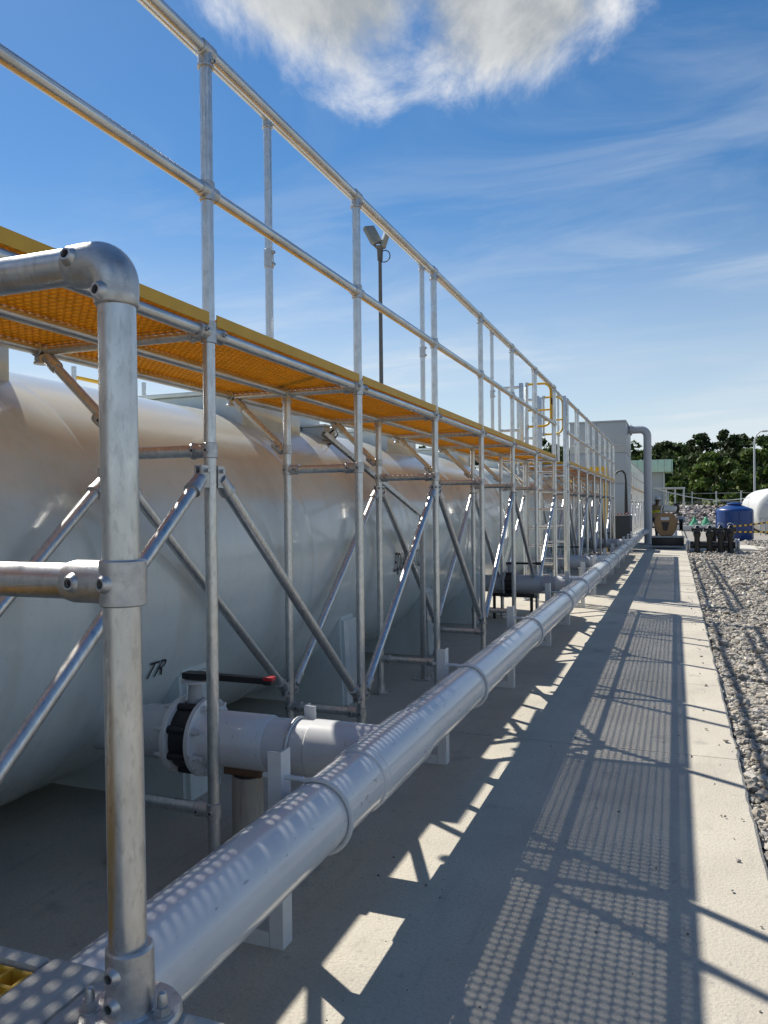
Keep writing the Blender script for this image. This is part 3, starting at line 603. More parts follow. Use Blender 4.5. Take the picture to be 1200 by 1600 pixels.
# ------------------------------------------------------------------ branch pipes with butterfly valves
for i, y in enumerate(BR):
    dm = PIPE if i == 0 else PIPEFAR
    t = thing('branch_pipe', ['nearest branch pipe with stub on timber wedge, joining tank and long pipe', 'second branch pipe, grey, passing behind the tubes before the ladders', 'third branch pipe, seen beyond the ladders', 'farthest branch pipe, low beside the far tube posts'][i], 'pipe', (-1.7, y, PZ), 'branch pipes from the tanks')
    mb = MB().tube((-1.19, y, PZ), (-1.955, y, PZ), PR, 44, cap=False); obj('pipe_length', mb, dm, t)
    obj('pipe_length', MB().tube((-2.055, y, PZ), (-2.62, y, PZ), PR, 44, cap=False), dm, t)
    obj('socket', MB().lathe((-1.62, y, PZ), (-1, 0, 0), [(0, PR), (0.01, PR + 0.007), (0.30, PR + 0.007), (0.315, PR + 0.018), (0.318, PR + 0.02)], 44, cap=False), dm, t)
    obj('socket', MB().lathe((-2.10, y, PZ), (-1, 0, 0), [(0, PR + 0.016), (0.02, PR + 0.007), (0.16, PR + 0.007), (0.168, PR)], 44, cap=False), dm, t)
    for xf in (-1.935, -2.058):
        fl = obj('flange', MB().lathe((xf, y, PZ), (-1, 0, 0), [(0, PR - 0.01), (0.0, 0.166), (0.003, 0.17), (0.023, 0.17), (0.026, 0.166), (0.026, PR - 0.01)], 48), dm, t)
        for k in range(8):
            bm_ = MB(); a = 2*math.pi*(k + 0.5)/8; c = Vector((xf, y + 0.145*math.cos(a), PZ + 0.145*math.sin(a))); s = 1 if xf > -2 else -1
            e = c + Vector((0.0 if s > 0 else -0.026, 0, 0)); o_ = Vector((s, 0, 0))
            bm_.lathe(e, o_, [(0, 0.020), (0.004, 0.020)], 12); bm_.tube(e + o_*0.004, e + o_*0.022, 0.015, 6); bm_.tube(e + o_*0.02, e + o_*0.045, 0.009, 8)
            obj('flange_bolt', bm_, ANGLE if i == 0 else PIPEFAR, fl)
    v = thing('butterfly_valve', ['nearest black valve with red-tipped lever, between pipe flanges', 'second black lever valve, half hidden behind the tubes', 'third lever valve, in the shade beyond the ladders', 'farthest lever valve behind the second walkway'][i], 'valve', (-2.01, y, PZ), 'lever valves on the branch pipes')
    mb = MB().lathe((-1.966, y, PZ), (-1, 0, 0), [(0, 0.10), (0.001, 0.145), (0.087, 0.145), (0.088, 0.10)], 40)
    for k in range(8):
        a = 2*math.pi*(k + 0.5)/8; c = Vector((-1.9665, y + 0.147*math.cos(a), PZ + 0.147*math.sin(a))); mb.tube(c, c - Vector((0.087, 0, 0)), 0.018, 10)
    obj('body', mb, BLACKP, v)
    obj('neck', MB().lathe((-2.01, y, PZ + 0.13), (0, 0, 1), [(0, 0.036), (0.09, 0.03), (0.10, 0.03)], 20), PIPEFAR, v)
    obj('index_plate', MB().lathe((-2.01, y, PZ + 0.231), (0, 0, 1), [(0, 0.03), (0.006, 0.062), (0.014, 0.064), (0.018, 0.05)], 24), ANGLE, v)
    zl = PZ + 0.262
    lv = MB().prism([(-2.06, y - 0.028), (-2.0, y - 0.034), (-1.92, y - 0.020), (-1.64, y - 0.016), (-1.64, y + 0.016), (-1.92, y + 0.020), (-2.0, y + 0.034), (-2.06, y + 0.028)], zl - 0.008, zl + 0.018, 'z')
    l = obj('lever', lv, BLACKP, v)
    if i == 0: obj('grip_end', MB().bbox((-1.656, y - 0.019, zl + 0.008), (-1.612, y + 0.019, zl + 0.024), 0.003).bbox((-1.656, y - 0.0185, zl - 0.012), (-1.614, y + 0.0185, zl + 0.0075), 0.003, m=1), [RED, BLACKP], l)
    else: obj('grip_end', MB().bbox((-1.668, y - 0.023, zl - 0.013), (-1.606, y + 0.023, zl + 0.024), 0.005), BLACKP, l)
    s = thing('branch_support', ['angle steel stand strapping the nearest branch pipe', 'angle steel stand strapping the second branch pipe', 'angle steel stand strapping the third branch pipe', 'angle steel stand strapping the farthest branch pipe'][i], 'pipe support', (-1.50, y, 0), 'stands under the branch pipes')
    for sg in (-1, 1):
        yy = y + sg*(PR + 0.03); obj('upright', MB().box((-1.53, yy - 0.02, 0), (-1.475, yy - 0.014, 0.585 if sg > 0 else 0.44)).box((-1.53, yy - 0.014, 0), (-1.524, yy + 0.03, 0.585 if sg > 0 else 0.44)), ANGLE, s)
    pts = [(-1.5, y - PR - 0.006, 0.36)]
    for k in range(17): a = math.pi - math.pi*k/16; pts.append((-1.5, y + (PR + 0.007)*math.cos(a), PZ + (PR + 0.007)*math.sin(a)))
    pts.append((-1.5, y + PR + 0.006, 0.36)); obj('u_bolt', MB().sweep(pts, 0.008, 10), CAST, s)
    if i == 0:
        p = thing('pipe_stub', 'short stained plastic pipe stub standing under the branch pipe', 'pipe stub', (-1.74, y, 0))
        obj('tube', MB().lathe((-1.74, y - 0.01, 0.0), (0, 0, 1), [(0, 0.068), (0.30, 0.068), (0.301, 0.06), (0.27, 0.058)], 32), PVC, p)
        wd = tag(obj('timber_wedge', MB().bbox((-1.84, y - 0.045, 0.302), (-1.66, y + 0.03, 0.352), 0.004), WEDGE), 'brown timber wedge packed between the stub and branch pipe', 'wedge')
    elif i == 1:
        p = thing('valve_stand', 'low black tube frame under the second valve', 'stand', (-2.0, y, 0))
        for x in (-2.2, -1.72): obj('leg', MB().tube((x, y - 0.1, 0), (x, y - 0.1, 0.30), 0.02, 10), BLACKP, p)
        obj('crossbar', MB().bbox((-2.24, y - 0.125, 0.29), (-1.68, y - 0.08, 0.335), 0.006), BLACKP, p)

# slotted strut post with its sloping brace beside the third bay
t = thing('slotted_strut', 'dark slotted channel post with sloping brace beside the tank', 'post', (-2.0, 6.18, 0))
obj('post', MB().bbox((-2.02, 6.16, 0.008), (-1.98, 6.20, 1.40), 0.003), CAST, t)
obj('base_plate', MB().box((-2.08, 6.10, 0.0), (-1.92, 6.26, 0.008)), CAST, t)
for a in (-0.06, 0.06):
    for b in (-0.06, 0.06): obj('anchor_bolt', MB().tube((-2 + a, 6.18 + b, 0.008), (-2 + a, 6.18 + b, 0.04), 0.007, 8), CAST, t)
p, q = Vector((-2.0, 6.16, 1.40)), Vector((-2.44, 5.20, 2.02)); d = q - p; n_ = 26; mb = MB(); x, y_, dd = frame(d)
for s in (-1, 1): mb.add([p + x*0.02*s + y_*-0.004, q + x*0.02*s + y_*-0.004, q + x*0.02*s + y_*0.03, p + x*0.02*s + y_*0.03], [(0, 1, 2, 3)])
for k in range(n_):
    for a, b, w0, w1 in ((0.0, 0.45, 0.006, 0.02), (0.45, 1.0, -0.02, 0.02)):
        A = p + d*(k + a)/n_; B = p + d*(k + b)/n_
        if a == 0.0:
            for s in (-1, 1): mb.add([A + x*0.006*s, B + x*0.006*s, B + x*0.0205*s, A + x*0.0205*s], [(0, 1, 2, 3)])
        else: mb.add([A - x*0.0205, B - x*0.0205, B + x*0.0205, A + x*0.0205], [(0, 1, 2, 3)])
obj('slotted_brace', mb, CAST, t)

# ------------------------------------------------------------------ foreground crossover platform and handrail
FX, FY, FZ = -0.672, 0.814, 0.785
t = thing('crossover_platform', 'weathered grey plank and yellow grating platform in the near corner', 'platform', (-1.0, 0.3, 0))
for k, (xa, xb) in enumerate(((-0.875, -0.775), (-0.7735, -0.66), (-0.6585, -0.545))):
    mb = MB().bbox((xa, -0.5, FZ - 0.045), (xb, 0.895 - 0.02*k, FZ), 0.008); obj('plank', mb, WOOD, t)
obj('grating_panel', grating_mesh(1.36, 0.74, 0.036), YEL, t, (-1.25, 0.18, FZ - 0.008))
obj('end_plank', MB().bbox((-1.65, 0.866, FZ - 0.06), (-0.878, 0.892, FZ - 0.002), 0.005), WOOD, t)
for x in (-1.62, -0.6):
    for y in (-0.45, 0.80): obj('leg', MB().bbox((x - 0.025, y - 0.025, 0), (x + 0.025, y + 0.025, FZ - 0.062), 0.004), ANGLE, t)
    obj('bearer', MB().bbox((x - 0.03, -0.5, FZ - 0.11), (x + 0.03, 0.84, FZ - 0.05), 0.004), ANGLE, t)
t = thing('handrail', 'thick galvanised tube handrail with rounded elbow in the near left corner', 'handrail', (FX, FY, FZ))
ztop = 1.774; rb = 0.034
obj('post', MB().tube((FX, FY, FZ + 0.012), (FX - 0.006, FY, ztop - rb - 0.01), TR, 40), GALV, t)
p2 = obj('post', MB().tube((-1.60, FY, FZ - 0.01), (-1.60, FY, ztop), TR, 24), GALV, t)
obj('top_rail', MB().tube((FX - rb - 0.02, FY, ztop + 0.002), (-1.60, FY, ztop + 0.002), TR, 40), GALV, t)
obj('mid_rail', MB().tube((FX - 0.03, FY, 1.356), (-1.60, FY, 1.356), TR, 40), GALV, t)
pts = [(FX - 0.006, FY, ztop - rb - 0.025), (FX - 0.006, FY, ztop - rb - 0.022), (FX - 0.006, FY, ztop - rb - 0.010)]; rr_ = [0.0262, 0.0282, 0.0284]
for k in range(13):
    a = math.pi/2*k/12; pts.append((FX - 0.006 - rb*(1 - math.cos(a)), FY, ztop - rb + rb*math.sin(a))); rr_.append(0.0286 + 0.001*math.sin(2*a))
pts += [(FX - rb - 0.020, FY, ztop), (FX - rb - 0.040, FY, ztop), (FX - rb - 0.043, FY, ztop)]; rr_ += [0.0285, 0.028, 0.0262]
el = obj('elbow', MB().sweep(pts, rr_, 40), CAST, t, sharp=60)
vd = Vector((0.62, -0.78, 0)).normalized()
def screw(c, d, par, r=0.0105):
    mb = MB(); c = Vector(c); d = Vector(d).normalized()
    mb.lathe(c, d, [(-0.004, r*1.5), (0.001, r*1.25), (0.004, r), (0.006, r*0.9), (0.006, r*0.62), (0.0, r*0.6)], 24); mb.tube(c - d*0.002, c + d*0.001, r*0.61, 6, m=1)
    obj('set_screw', mb, FM, par)
screw((FX - rb - 0.026, FY - 0.0275, ztop + 0.006), (0.0, -1, 0.2), el, 0.0095)
screw((FX - 0.011, FY - 0.0278, ztop - rb - 0.010), (-0.18, -1, 0), el, 0.0095)
mb = MB().lathe((FX - 0.001, FY, 1.326), (0, 0, 1), [(0, 0.028), (0.002, 0.0302), (0.058, 0.0302), (0.060, 0.028)], 40)
mb.lathe((FX - 0.01, FY, 1.356), (-1, 0, 0), [(0, 0.0285), (0.066, 0.0285), (0.075, 0.0265), (0.077, 0.024)], 36)
te = obj('tee_fitting', mb, CAST, t); screw((FX - 0.062, FY - 0.0275, 1.356), (0, -1, 0), te, 0.0095); screw((FX - 0.008, FY - 0.029, 1.356), (-0.28, -1, 0), te, 0.0095)
mb = MB().lathe((FX + 0.002, FY, FZ + 0.001), (0, 0, 1), [(0, 0.066), (0.008, 0.066), (0.012, 0.063), (0.014, 0.036), (0.018, 0.032), (0.095, 0.0305), (0.098, 0.028)], 40)
fl = obj('base_flange', mb, CAST, t)
screw((FX - 0.002, FY - 0.0305, FZ + 0.072), (-0.12, -1, 0), fl, 0.0095); screw((FX - 0.002, FY - 0.0312, FZ + 0.034), (-0.12, -1, 0), fl, 0.0095)
for sx in (-1, 1):
    mb = MB(); c = Vector((FX + 0.048*sx, FY + 0.012*sx - 0.006, FZ + 0.013))
    mb.lathe(c, (0, 0, 1), [(0, 0.014), (0.003, 0.014)], 20); mb.tube(c + Vector((0, 0, 0.003)), c + Vector((0, 0, 0.013)), 0.0115, 6); mb.lathe(c + Vector((0, 0, 0.013)), (0, 0, 1), [(0, 0.0068), (0.010, 0.0068), (0.016, 0.005), (0.018, 0.002)], 16)
    obj('flange_bolt', mb, CAST, fl)

# ------------------------------------------------------------------ floodlight pole, second row railing
t = thing('floodlight_pole', 'slim dark pole with twin floodlights rising behind the tanks', 'light pole', (-6.1, 16, 0))
obj('pole', MB().tube((-6.1, 16, 0), (-6.1, 16, 7.0), 0.055, 12, 0.04), POLE, t)
obj('pole_head', MB().lathe((-6.1, 16, 6.95), (0, 0, 1), [(0, 0.06), (0.25, 0.07), (0.3, 0.12), (0.33, 0.05)], 12), POLE, t)
for s, c in ((-1, (-6.25, 15.95, 7.52)), (1, (-5.98, 16.05, 7.45))):
    M_ = Matrix.Translation(c) @ Matrix.Rotation(R(-28 if s < 0 else 20), 4, 'Y') @ Matrix.Rotation(R(35*s), 4, 'Z')
    mb = MB(); mb.bbox((-0.06, -0.14, -0.22), (0.05, 0.14, 0.22), 0.02); mb.v = [tuple(M_ @ Vector(v)) for v in mb.v]; fl_ = obj('flood_head', mb, FLOOD, t)
    mb = MB(); mb.box((-0.066, -0.11, -0.18), (-0.061, 0.11, 0.18)); mb.v = [tuple(M_ @ Vector(v)) for v in mb.v]; obj('lens', mb, LAMPGL, fl_)
    obj('arm', MB().tube((-6.1, 16, 7.2), (c[0], c[1], c[2] - 0.2), 0.03, 8), POLE, t)
obj('cable_loop', MB().sweep([(-5.98 + 0.13*math.cos(a), 15.97, 7.02 + 0.13*math.sin(a)) for a in [2.4 - k*0.4 for k in range(13)]], 0.012, 6), BLACK, t)
t = thing('rear_railing', 'low tube railing with yellow rails behind the tank top', 'railing', (-7, 8.7, 0))
for y in (7.6, 8.7, 8.95, 9.9, 11.2): obj('post', MB().tube((-7, y, 0), (-7, y, 3.25 if y != 9.9 else 2.9), 0.03, 10), GALV, t)
for z, m_ in ((2.92, YELPAINT), (3.12, YELPAINT), (2.75, GALV)): obj('rail', MB().tube((-7, 7.6, z), (-7, 8.7 if m_ is YELPAINT else 11.2, z), 0.025, 8), m_, t)
obj('deck_edge', MB().box((-7.9, 7.2, 2.55), (-6.97, 11.4, 2.62)), PANEL, t)

# ------------------------------------------------------------------ box tank and its surroundings
t = thing('box_tank', 'tall grey panelled box tank at the end of the second walkway', 'tank', (-2.6, 28, 0))
obj('core', MB().box((-3.49, 28.03, 0.02), (-1.63, 31.4, 4.36)), PANEL, t)
for k in range(4):
    z0 = 0.05 + k*1.08
    for j in range(2):
        obj('panel', MB().bbox((-3.5 + j*0.945, 28.0, z0), (-3.5 + j*0.945 + 0.935, 28.029, z0 + 1.065), 0.012), PANEL, t)
    for j in range(3): obj('panel', MB().bbox((-1.629, 28.02 + j*1.13, z0), (-1.60, 28.02 + j*1.13 + 1.115, z0 + 1.065), 0.012), PANEL, t)
obj('rim', MB().bbox((-3.53, 27.98, 4.365), (-1.575, 31.45, 4.42), 0.01), PANEL, t)
for z in (2.55, 3.55): obj('rail', MB().tube((-3.4, 27.85, z), (-1.75, 27.85, z), 0.02, 8), WHITE, t)
t = thing('plinth', 'dark low concrete block in front of the tall box tank', 'plinth', (-2.4, 25.2, 0))
obj('block', MB().bbox((-3.4, 25.0, 0), (-1.32, 26.4, 1.13), 0.03), mat('dark_concrete', (0.055, 0.06, 0.068), 0.8, var=0.15, scale=3), t)
obj('barrier_tape', MB().prism([(-1.80, 1.135), (-1.34, 1.165), (-1.34, 1.21), (-1.80, 1.18)], 24.98, 24.984, 'y'), WHITE, t)
for k in range(5): obj('tape_stripe', MB().prism([(-1.79 + k*0.1, 1.137 + k*0.0065), (-1.745 + k*0.1, 1.14 + k*0.0065), (-1.745 + k*0.1, 1.183 + k*0.0065), (-1.79 + k*0.1, 1.18 + k*0.0065)], 24.972, 24.9795, 'y'), RED, t)
pts = [(-1.75, 25.3, 2.45), (-1.66, 25.28, 2.53), (-1.55, 25.25, 2.53), (-1.46, 25.2, 2.42), (-1.44, 25.2, 2.2), (-1.44, 25.2, 1.6), (-1.44, 25.2, 1.14)]
tag(obj('black_hose', MB().sweep(pts, [0.03]*4 + [0.03, 0.05, 0.055], 10), BLACK), 'black hose arching down in front of the box tank', 'hose')
t = thing('yellow_frame', 'yellow steel goal-shaped frame beside the far end of the second walkway', 'frame', (-2.5, 24.4, 0))
obj('beam', MB().bbox((-3.1, 24.55, 2.5), (-1.95, 24.67, 2.64), 0.008), YELPAINT, t)
for x in (-3.1, -2.07): obj('column', MB().bbox((x, 24.551, 0), (x + 0.12, 24.669, 2.499), 0.008), YELPAINT, t)

# ------------------------------------------------------------------ machine, person, valve manifold
GX, GY = -0.26, 27.3
t = thing('engine_pump', 'tan engine-driven pump with pale label on a dark skid', 'machine', (GX, GY, 0))
mb = MB().bbox((GX - 0.48, GY - 0.5, 0.06), (GX + 0.52, GY + 0.45, 0.40), 0.02); obj('skid', mb, BLACKP, t)
obj('skid_rail', MB().bbox((GX - 0.5, GY - 0.53, 0.05), (GX + 0.54, GY - 0.502, 0.10), 0.006).bbox((GX - 0.5, GY - 0.53, 0.37), (GX + 0.54, GY - 0.502, 0.42), 0.006, m=0), PANEL, t)
prof = [(-0.20, 0.42), (0.20, 0.42), (0.33, 0.62), (0.37, 0.90), (0.30, 1.08), (0.18, 1.16), (-0.18, 1.16), (-0.30, 1.08), (-0.37, 0.90), (-0.33, 0.62)]
bm = bmesh.new(); A = [bm.verts.new((GX - 0.03 + u*0.92, GY - 0.40, w)) for u, w in prof]; B = [bm.verts.new((GX - 0.03 + u, GY - 0.1, w)) for u, w in prof]; D = [bm.verts.new((GX - 0.03 + u*0.9, GY + 0.35, w)) for u, w in prof]
nn = len(prof); bm.faces.new(A); bm.faces.new(D[::-1])
for P_, Q_ in ((A, B), (B, D)):
    for k in range(nn): bm.faces.new((P_[k], Q_[k], Q_[(k + 1) % nn], P_[(k + 1) % nn]))
bmesh.ops.recalc_face_normals(bm, faces=bm.faces); bmesh.ops.bevel(bm, geom=bm.edges[:], offset=0.025, segments=2, affect='EDGES')
obj('body', MB().bm(bm), TAN, t)
obj('label_plate', MB().box((GX - 0.19, GY - 0.414, 0.94), (GX + 0.07, GY - 0.405, 1.04)), ANGLE, t)
obj('grille', MB().prism([(GX - 0.17, 0.88), (GX + 0.07, 0.88), (GX + 0.01, 0.60), (GX - 0.11, 0.60)], GY - 0.416, GY - 0.404, 'y'), BLACKP, t)
obj('air_cleaner', MB().bbox((GX - 0.10, GY - 0.2, 1.20), (GX + 0.30, GY + 0.2, 1.40), 0.05), WHITE, t)
obj('exhaust', MB().sweep([(GX + 0.32, GY, 1.18), (GX + 0.36, GY - 0.02, 1.3), (GX + 0.34, GY - 0.04, 1.42), (GX + 0.22, GY - 0.04, 1.46)], 0.045, 12), BLACKP, t)
obj('tube_guard', MB().sweep([(GX - 0.16, GY - 0.3, 1.14), (GX - 0.17, GY - 0.3, 1.32), (GX - 0.12, GY - 0.3, 1.42), (GX - 0.02, GY - 0.3, 1.45)], 0.018, 8), WHITE, t)
obj('pulley', MB().lathe((GX + 0.38, GY - 0.2, 0.78), (1, 0, 0), [(0, 0.20), (0.03, 0.21), (0.05, 0.16), (0.08, 0.21), (0.11, 0.2)], 24), BLACKP, t)
obj('starter', MB().lathe((GX + 0.36, GY + 0.1, 0.95), (1, 0, 0), [(0, 0.09), (0.2, 0.09), (0.22, 0.05)], 16), PANEL, t)
obj('fuel_tank', MB().bbox((GX - 0.42, GY + 0.05, 1.0), (GX - 0.2, GY + 0.4, 1.18), 0.04), TAN, t)

def person():
    px, py = -0.79, 30.9
    V = {'pel': (0, 0, 0.95, .15, .12), 'bel': (0.03, -0.05, 1.10, .15, .12), 'chest': (0.10, -0.14, 1.30, .17, .12), 'neck0': (0.13, -0.20, 1.43, .075, .07), 'neck': (0.15, -0.25, 1.50, .055, .055), 'head': (0.17, -0.30, 1.60, .085, .10), 'crown': (0.17, -0.30, 1.69, .075, .085),
         'shL': (-0.08, -0.17, 1.38, .075, .07), 'elL': (-0.15, -0.32, 1.12, .05, .05), 'wrL': (-0.02, -0.52, 1.02, .034, .034), 'haL': (0.03, -0.58, 1.03, .038, .02),
         'shR': (0.28, -0.14, 1.38, .075, .07), 'elR': (0.36, -0.32, 1.14, .05, .05), 'wrR': (0.28, -0.52, 1.08, .034, .034), 'haR': (0.25, -0.58, 1.09, .038, .02),
         'hipL': (-0.10, 0, 0.90, .10, .10), 'knL': (-0.12, -0.06, 0.50, .065, .065), 'anL': (-0.12, 0.03, 0.09, .045, .045), 'toL': (-0.12, -0.12, 0.035, .045, .03),
         'hipR': (0.10, 0, 0.90, .10, .10), 'knR': (0.12, -0.10, 0.50, .065, .065), 'anR': (0.13, 0.0, 0.09, .045, .045), 'toR': (0.13, -0.15, 0.035, .045, .03)}
    Eg = [('pel', 'bel'), ('bel', 'chest'), ('chest', 'neck0'), ('neck0', 'neck'), ('neck', 'head'), ('head', 'crown'), ('chest', 'shL'), ('shL', 'elL'), ('elL', 'wrL'), ('wrL', 'haL'), ('chest', 'shR'), ('shR', 'elR'), ('elR', 'wrR'), ('wrR', 'haR'), ('pel', 'hipL'), ('hipL', 'knL'), ('knL', 'anL'), ('anL', 'toL'), ('pel', 'hipR'), ('hipR', 'knR'), ('knR', 'anR'), ('anR', 'toR')]
    vs = [Vector(v[:3]) for v in V.values()]; rs_ = [v[3:] for v in V.values()]; ks = list(V); es = [(ks.index(a), ks.index(b)) for a, b in Eg]
    for h, side in (('haL', -1), ('haR', 1)):                     # fingers and thumb
        c = Vector(V[h][:3])
        for j in range(4):
            a = len(vs); o_ = Vector(((j - 1.5)*0.02, -0.03, 0)); l = (0.05, 0.06, 0.055, 0.04)[j]
            vs += [c + o_, c + o_ + Vector((0, -l*0.6, -0.005)), c + o_ + Vector((0, -l, -0.03))]; rs_ += [(.009, .009)]*3; es += [(ks.index(h), a), (a, a + 1), (a + 1, a + 2)]
        a = len(vs); o_ = Vector((-side*0.04, -0.005, 0)); vs += [c + o_, c + o_ + Vector((-side*0.012, -0.035, -0.01))]; rs_ += [(.01, .01)]*2; es += [(ks.index(h), a), (a, a + 1)]
    me = bpy.data.meshes.new('body'); me.from_pydata([v for v in vs], es, []); me.update()
    root = thing('person', 'person in white hard hat and work clothes leaning over the tan machine', 'person', (px, py, 0))
    o = link(bpy.data.objects.new('body', me), root, (px, py, 0))
    sk = o.modifiers.new('skin', 'SKIN'); sk.use_smooth_shade = True
    for k, r in enumerate(rs_): me.skin_vertices[0].data[k].radius = r
    me.skin_vertices[0].data[0].use_root = True
    o.modifiers.new('sub', 'SUBSURF').levels = 1; o.modifiers['sub'].render_levels = 2
    m = bpy.data.materials.new('person_body'); m.use_nodes = True; nt = m.node_tree; b = nt.nodes['Principled BSDF']; b.inputs['Roughness'].default_value = 0.85
    tc = nt.nodes.new('ShaderNodeTexCoord'); sp = nt.nodes.new('ShaderNodeSeparateXYZ'); nt.links.new(tc.outputs['Object'], sp.inputs[0])
    ra = nt.nodes.new('ShaderNodeValToRGB'); ra.color_ramp.interpolation = 'CONSTANT'; dv = nt.nodes.new('ShaderNodeMath'); dv.operation = 'DIVIDE'; dv.inputs[1].default_value = 2.0
    nt.links.new(sp.outputs[2], dv.inputs[0]); nt.links.new(dv.outputs[0], ra.inputs[0])
    e = ra.color_ramp.elements; e[0].position = 0; e[0].color = (0.03, 0.032, 0.04, 1); e[1].position = 0.485; e[1].color = (0.20, 0.15, 0.095, 1); n3 = e.new(0.735); n3.color = (0.09, 0.05, 0.032, 1)
    nt.links.new(ra.outputs[0], b.inputs['Base Color']); me.materials.append(m)
    hc = Vector((px + 0.17, py - 0.30, 1.655))
    mb = MB().lathe(hc, (0, 0, 1), [(0, 0.118), (0.012, 0.118), (0.02, 0.108), (0.06, 0.100), (0.10, 0.075), (0.125, 0.035), (0.13, 0.004)], 20)
    mb.prism([(hc.x - 0.09, hc.y - 0.06), (hc.x + 0.09, hc.y - 0.06), (hc.x + 0.06, hc.y - 0.165), (hc.x - 0.06, hc.y - 0.165)], hc.z - 0.004, hc.z + 0.008, 'z'); obj('hard_hat', mb, WHITE, root)
    mb = MB().tube((hc.x, hc.y - 0.10, 1.585), (hc.x, hc.y - 0.135, 1.575), 0.018, 8, 0.012); obj('nose', mb, SKIN, root)
    for s in (-1, 1): obj('ear', MB().bbox((hc.x + s*0.095 - 0.012, hc.y - 0.01, 1.57), (hc.x + s*0.095 + 0.012, hc.y + 0.03, 1.64), 0.005), SKIN, root)
    mb = MB(); bands = [(1.02, 0.19, 0.155, 0.01, -0.02), (1.12, 0.185, 0.15, 0.04, -0.06), (1.25, 0.195, 0.15, 0.08, -0.12), (1.37, 0.20, 0.145, 0.11, -0.16), (1.42, 0.13, 0.12, 0.12, -0.19)]
    n = 20; v = []; f = []
    for z, a, b_, ox, oy in bands:
        for k in range(n): th = 2*math.pi*k/n; v.append((px + ox + a*math.cos(th), py + oy + b_*math.sin(th), z))
    for j in range(len(bands) - 1):
        for k in range(n): f.append((j*n + k, j*n + (k + 1) % n, (j + 1)*n + (k + 1) % n, (j + 1)*n + k))
    mb.add(v, f, 0); mb.m = [1 if 2*n <= q < 3*n and (q % n) in (11, 12, 18, 19) else (1 if n <= q < 2*n else 0) for q in range(len(f))]
    obj('vest', mb, [CLOTH, HIVIS], root)
person()

t = thing('valve_manifold', 'row of four black upright valves on a black header pipe, on gravel', 'manifold', (1.1, 25.6, 0))
obj('header_pipe', MB().tube((0.30, 25.6, 0.20), (1.75, 25.6, 0.20), 0.11, 20), BLACKP, t)
for x in (0.30, 1.69): obj('flange', MB().lathe((x, 25.6, 0.20), (1, 0, 0), [(0, 0.10), (0.001, 0.19), (0.045, 0.19), (0.05, 0.12), (0.075, 0.12), (0.08, 0.19), (0.12, 0.19), (0.121, 0.1)], 24), PIPEFAR, t)
for k, x in enumerate((0.62, 0.97, 1.28, 1.56)):
    r_ = obj('riser', MB().lathe((x, 25.5, -0.03), (0, 0, 1), [(0, 0.085), (0.45, 0.08), (0.50, 0.10), (0.60, 0.115), (0.62, 0.09), (0.66, 0.09)], 20), BLACKP, t)
    mb = MB().lathe((x, 25.5, 0.64), (0, 0, 1), [(0, 0.09), (0.02, 0.125), (0.07, 0.125), (0.09, 0.08), (0.14, 0.05), (0.16, 0.03)], 20)
    for s in (-1, 1): mb.tube((x + s*0.12, 25.48, 0.60), (x + s*0.15, 25.45, 0.74), 0.022, 8)
    obj('cap', mb, BLACKP, r_)
    pts = [(x + 0.085*math.cos(a), 25.5 + 0.03*math.cos(a), 0.80 + 0.07*math.sin(a)) for a in [math.pi*q/8 for q in range(9)]]; obj('handle', MB().sweep(pts, 0.014, 8), PANEL, r_)
for k, (x, y) in enumerate(((1.12, 26.1), (1.45, 26.15))):
    r_ = obj('rear_riser', MB().lathe((x, y, -0.03), (0, 0, 1), [(0, 0.08), (0.5, 0.08), (0.55, 0.11), (0.62, 0.11), (0.68, 0.05), (0.76, 0.04)], 16), BLACKP, t)
def tape(pa, pb, sag, label):
    t = thing('barrier_tape', label, 'barrier tape', pa, 'yellow and black barrier tapes')
    pa, pb = Vector(pa), Vector(pb); n = 34
    pts = [pa.lerp(pb, k/n) - Vector((0, 0, sag*4*(k/n)*(1 - k/n))) for k in range(n + 1)]
    for par, nm, mm in ((0, 'yellow_band', YELPAINT), (1, 'black_band', BLACK)):
        for k in range(par, n, 2):
            mb = MB()
            A, B = pts[k], pts[k + 1]; h = Vector((0, 0, 0.05)); w = Vector((0, 0.006, 0))
            mb.add([A, B, B + h, A + h, A + w, B + w, B + h + w, A + h + w], [(0, 1, 2, 3), (7, 6, 5, 4), (0, 4, 5, 1), (3, 2, 6, 7), (1, 5, 6, 2), (0, 3, 7, 4)])
            obj(nm, mb, mm, t)
tape((1.50, 25.6, 0.74), (4.2, 27.6, 1.20), 0.10, 'upper yellow and black tape rising from the valves past the blue tank')
tape((1.65, 25.55, 0.58), (4.2, 26.6, 0.60), 0.03, 'lower level yellow and black tape right of the valves')

# ------------------------------------------------------------------ far yard
t = thing('blue_water_tank', 'round blue plastic water tank with shallow domed lid', 'water tank', (2.30, 35.0, 0))
mb = MB(); prof = [(0, 0.70), (0.05, 0.72), (1.16, 0.72), (1.22, 0.71), (1.27, 0.66), (1.31, 0.56), (1.42, 0.27), (1.47, 0.22)]
mb.lathe((2.30, 35.0, -0.02), (0, 0, 1), prof, 40); obj('shell', mb, BLUE, t)
obj('lid', MB().lathe((2.30, 35.0, 1.42), (0, 0, 1), [(0, 0.30), (0.04, 0.31), (0.07, 0.27), (0.09, 0.1)], 28), BLUE, t)
for k in range(8):
    a = 2*math.pi*k/8 + 0.2; c = Vector((2.30 + 0.712*math.cos(a), 35.0 + 0.712*math.sin(a), 0)); obj('rib', MB().tube(c + Vector((0, 0, 0.05)), c + Vector((0, 0, 1.12)), 0.035, 8), BLUE, t)
t = thing('white_tank', 'big white horizontal tank with domed end at the right edge', 'tank', (4.85, 41, 0))
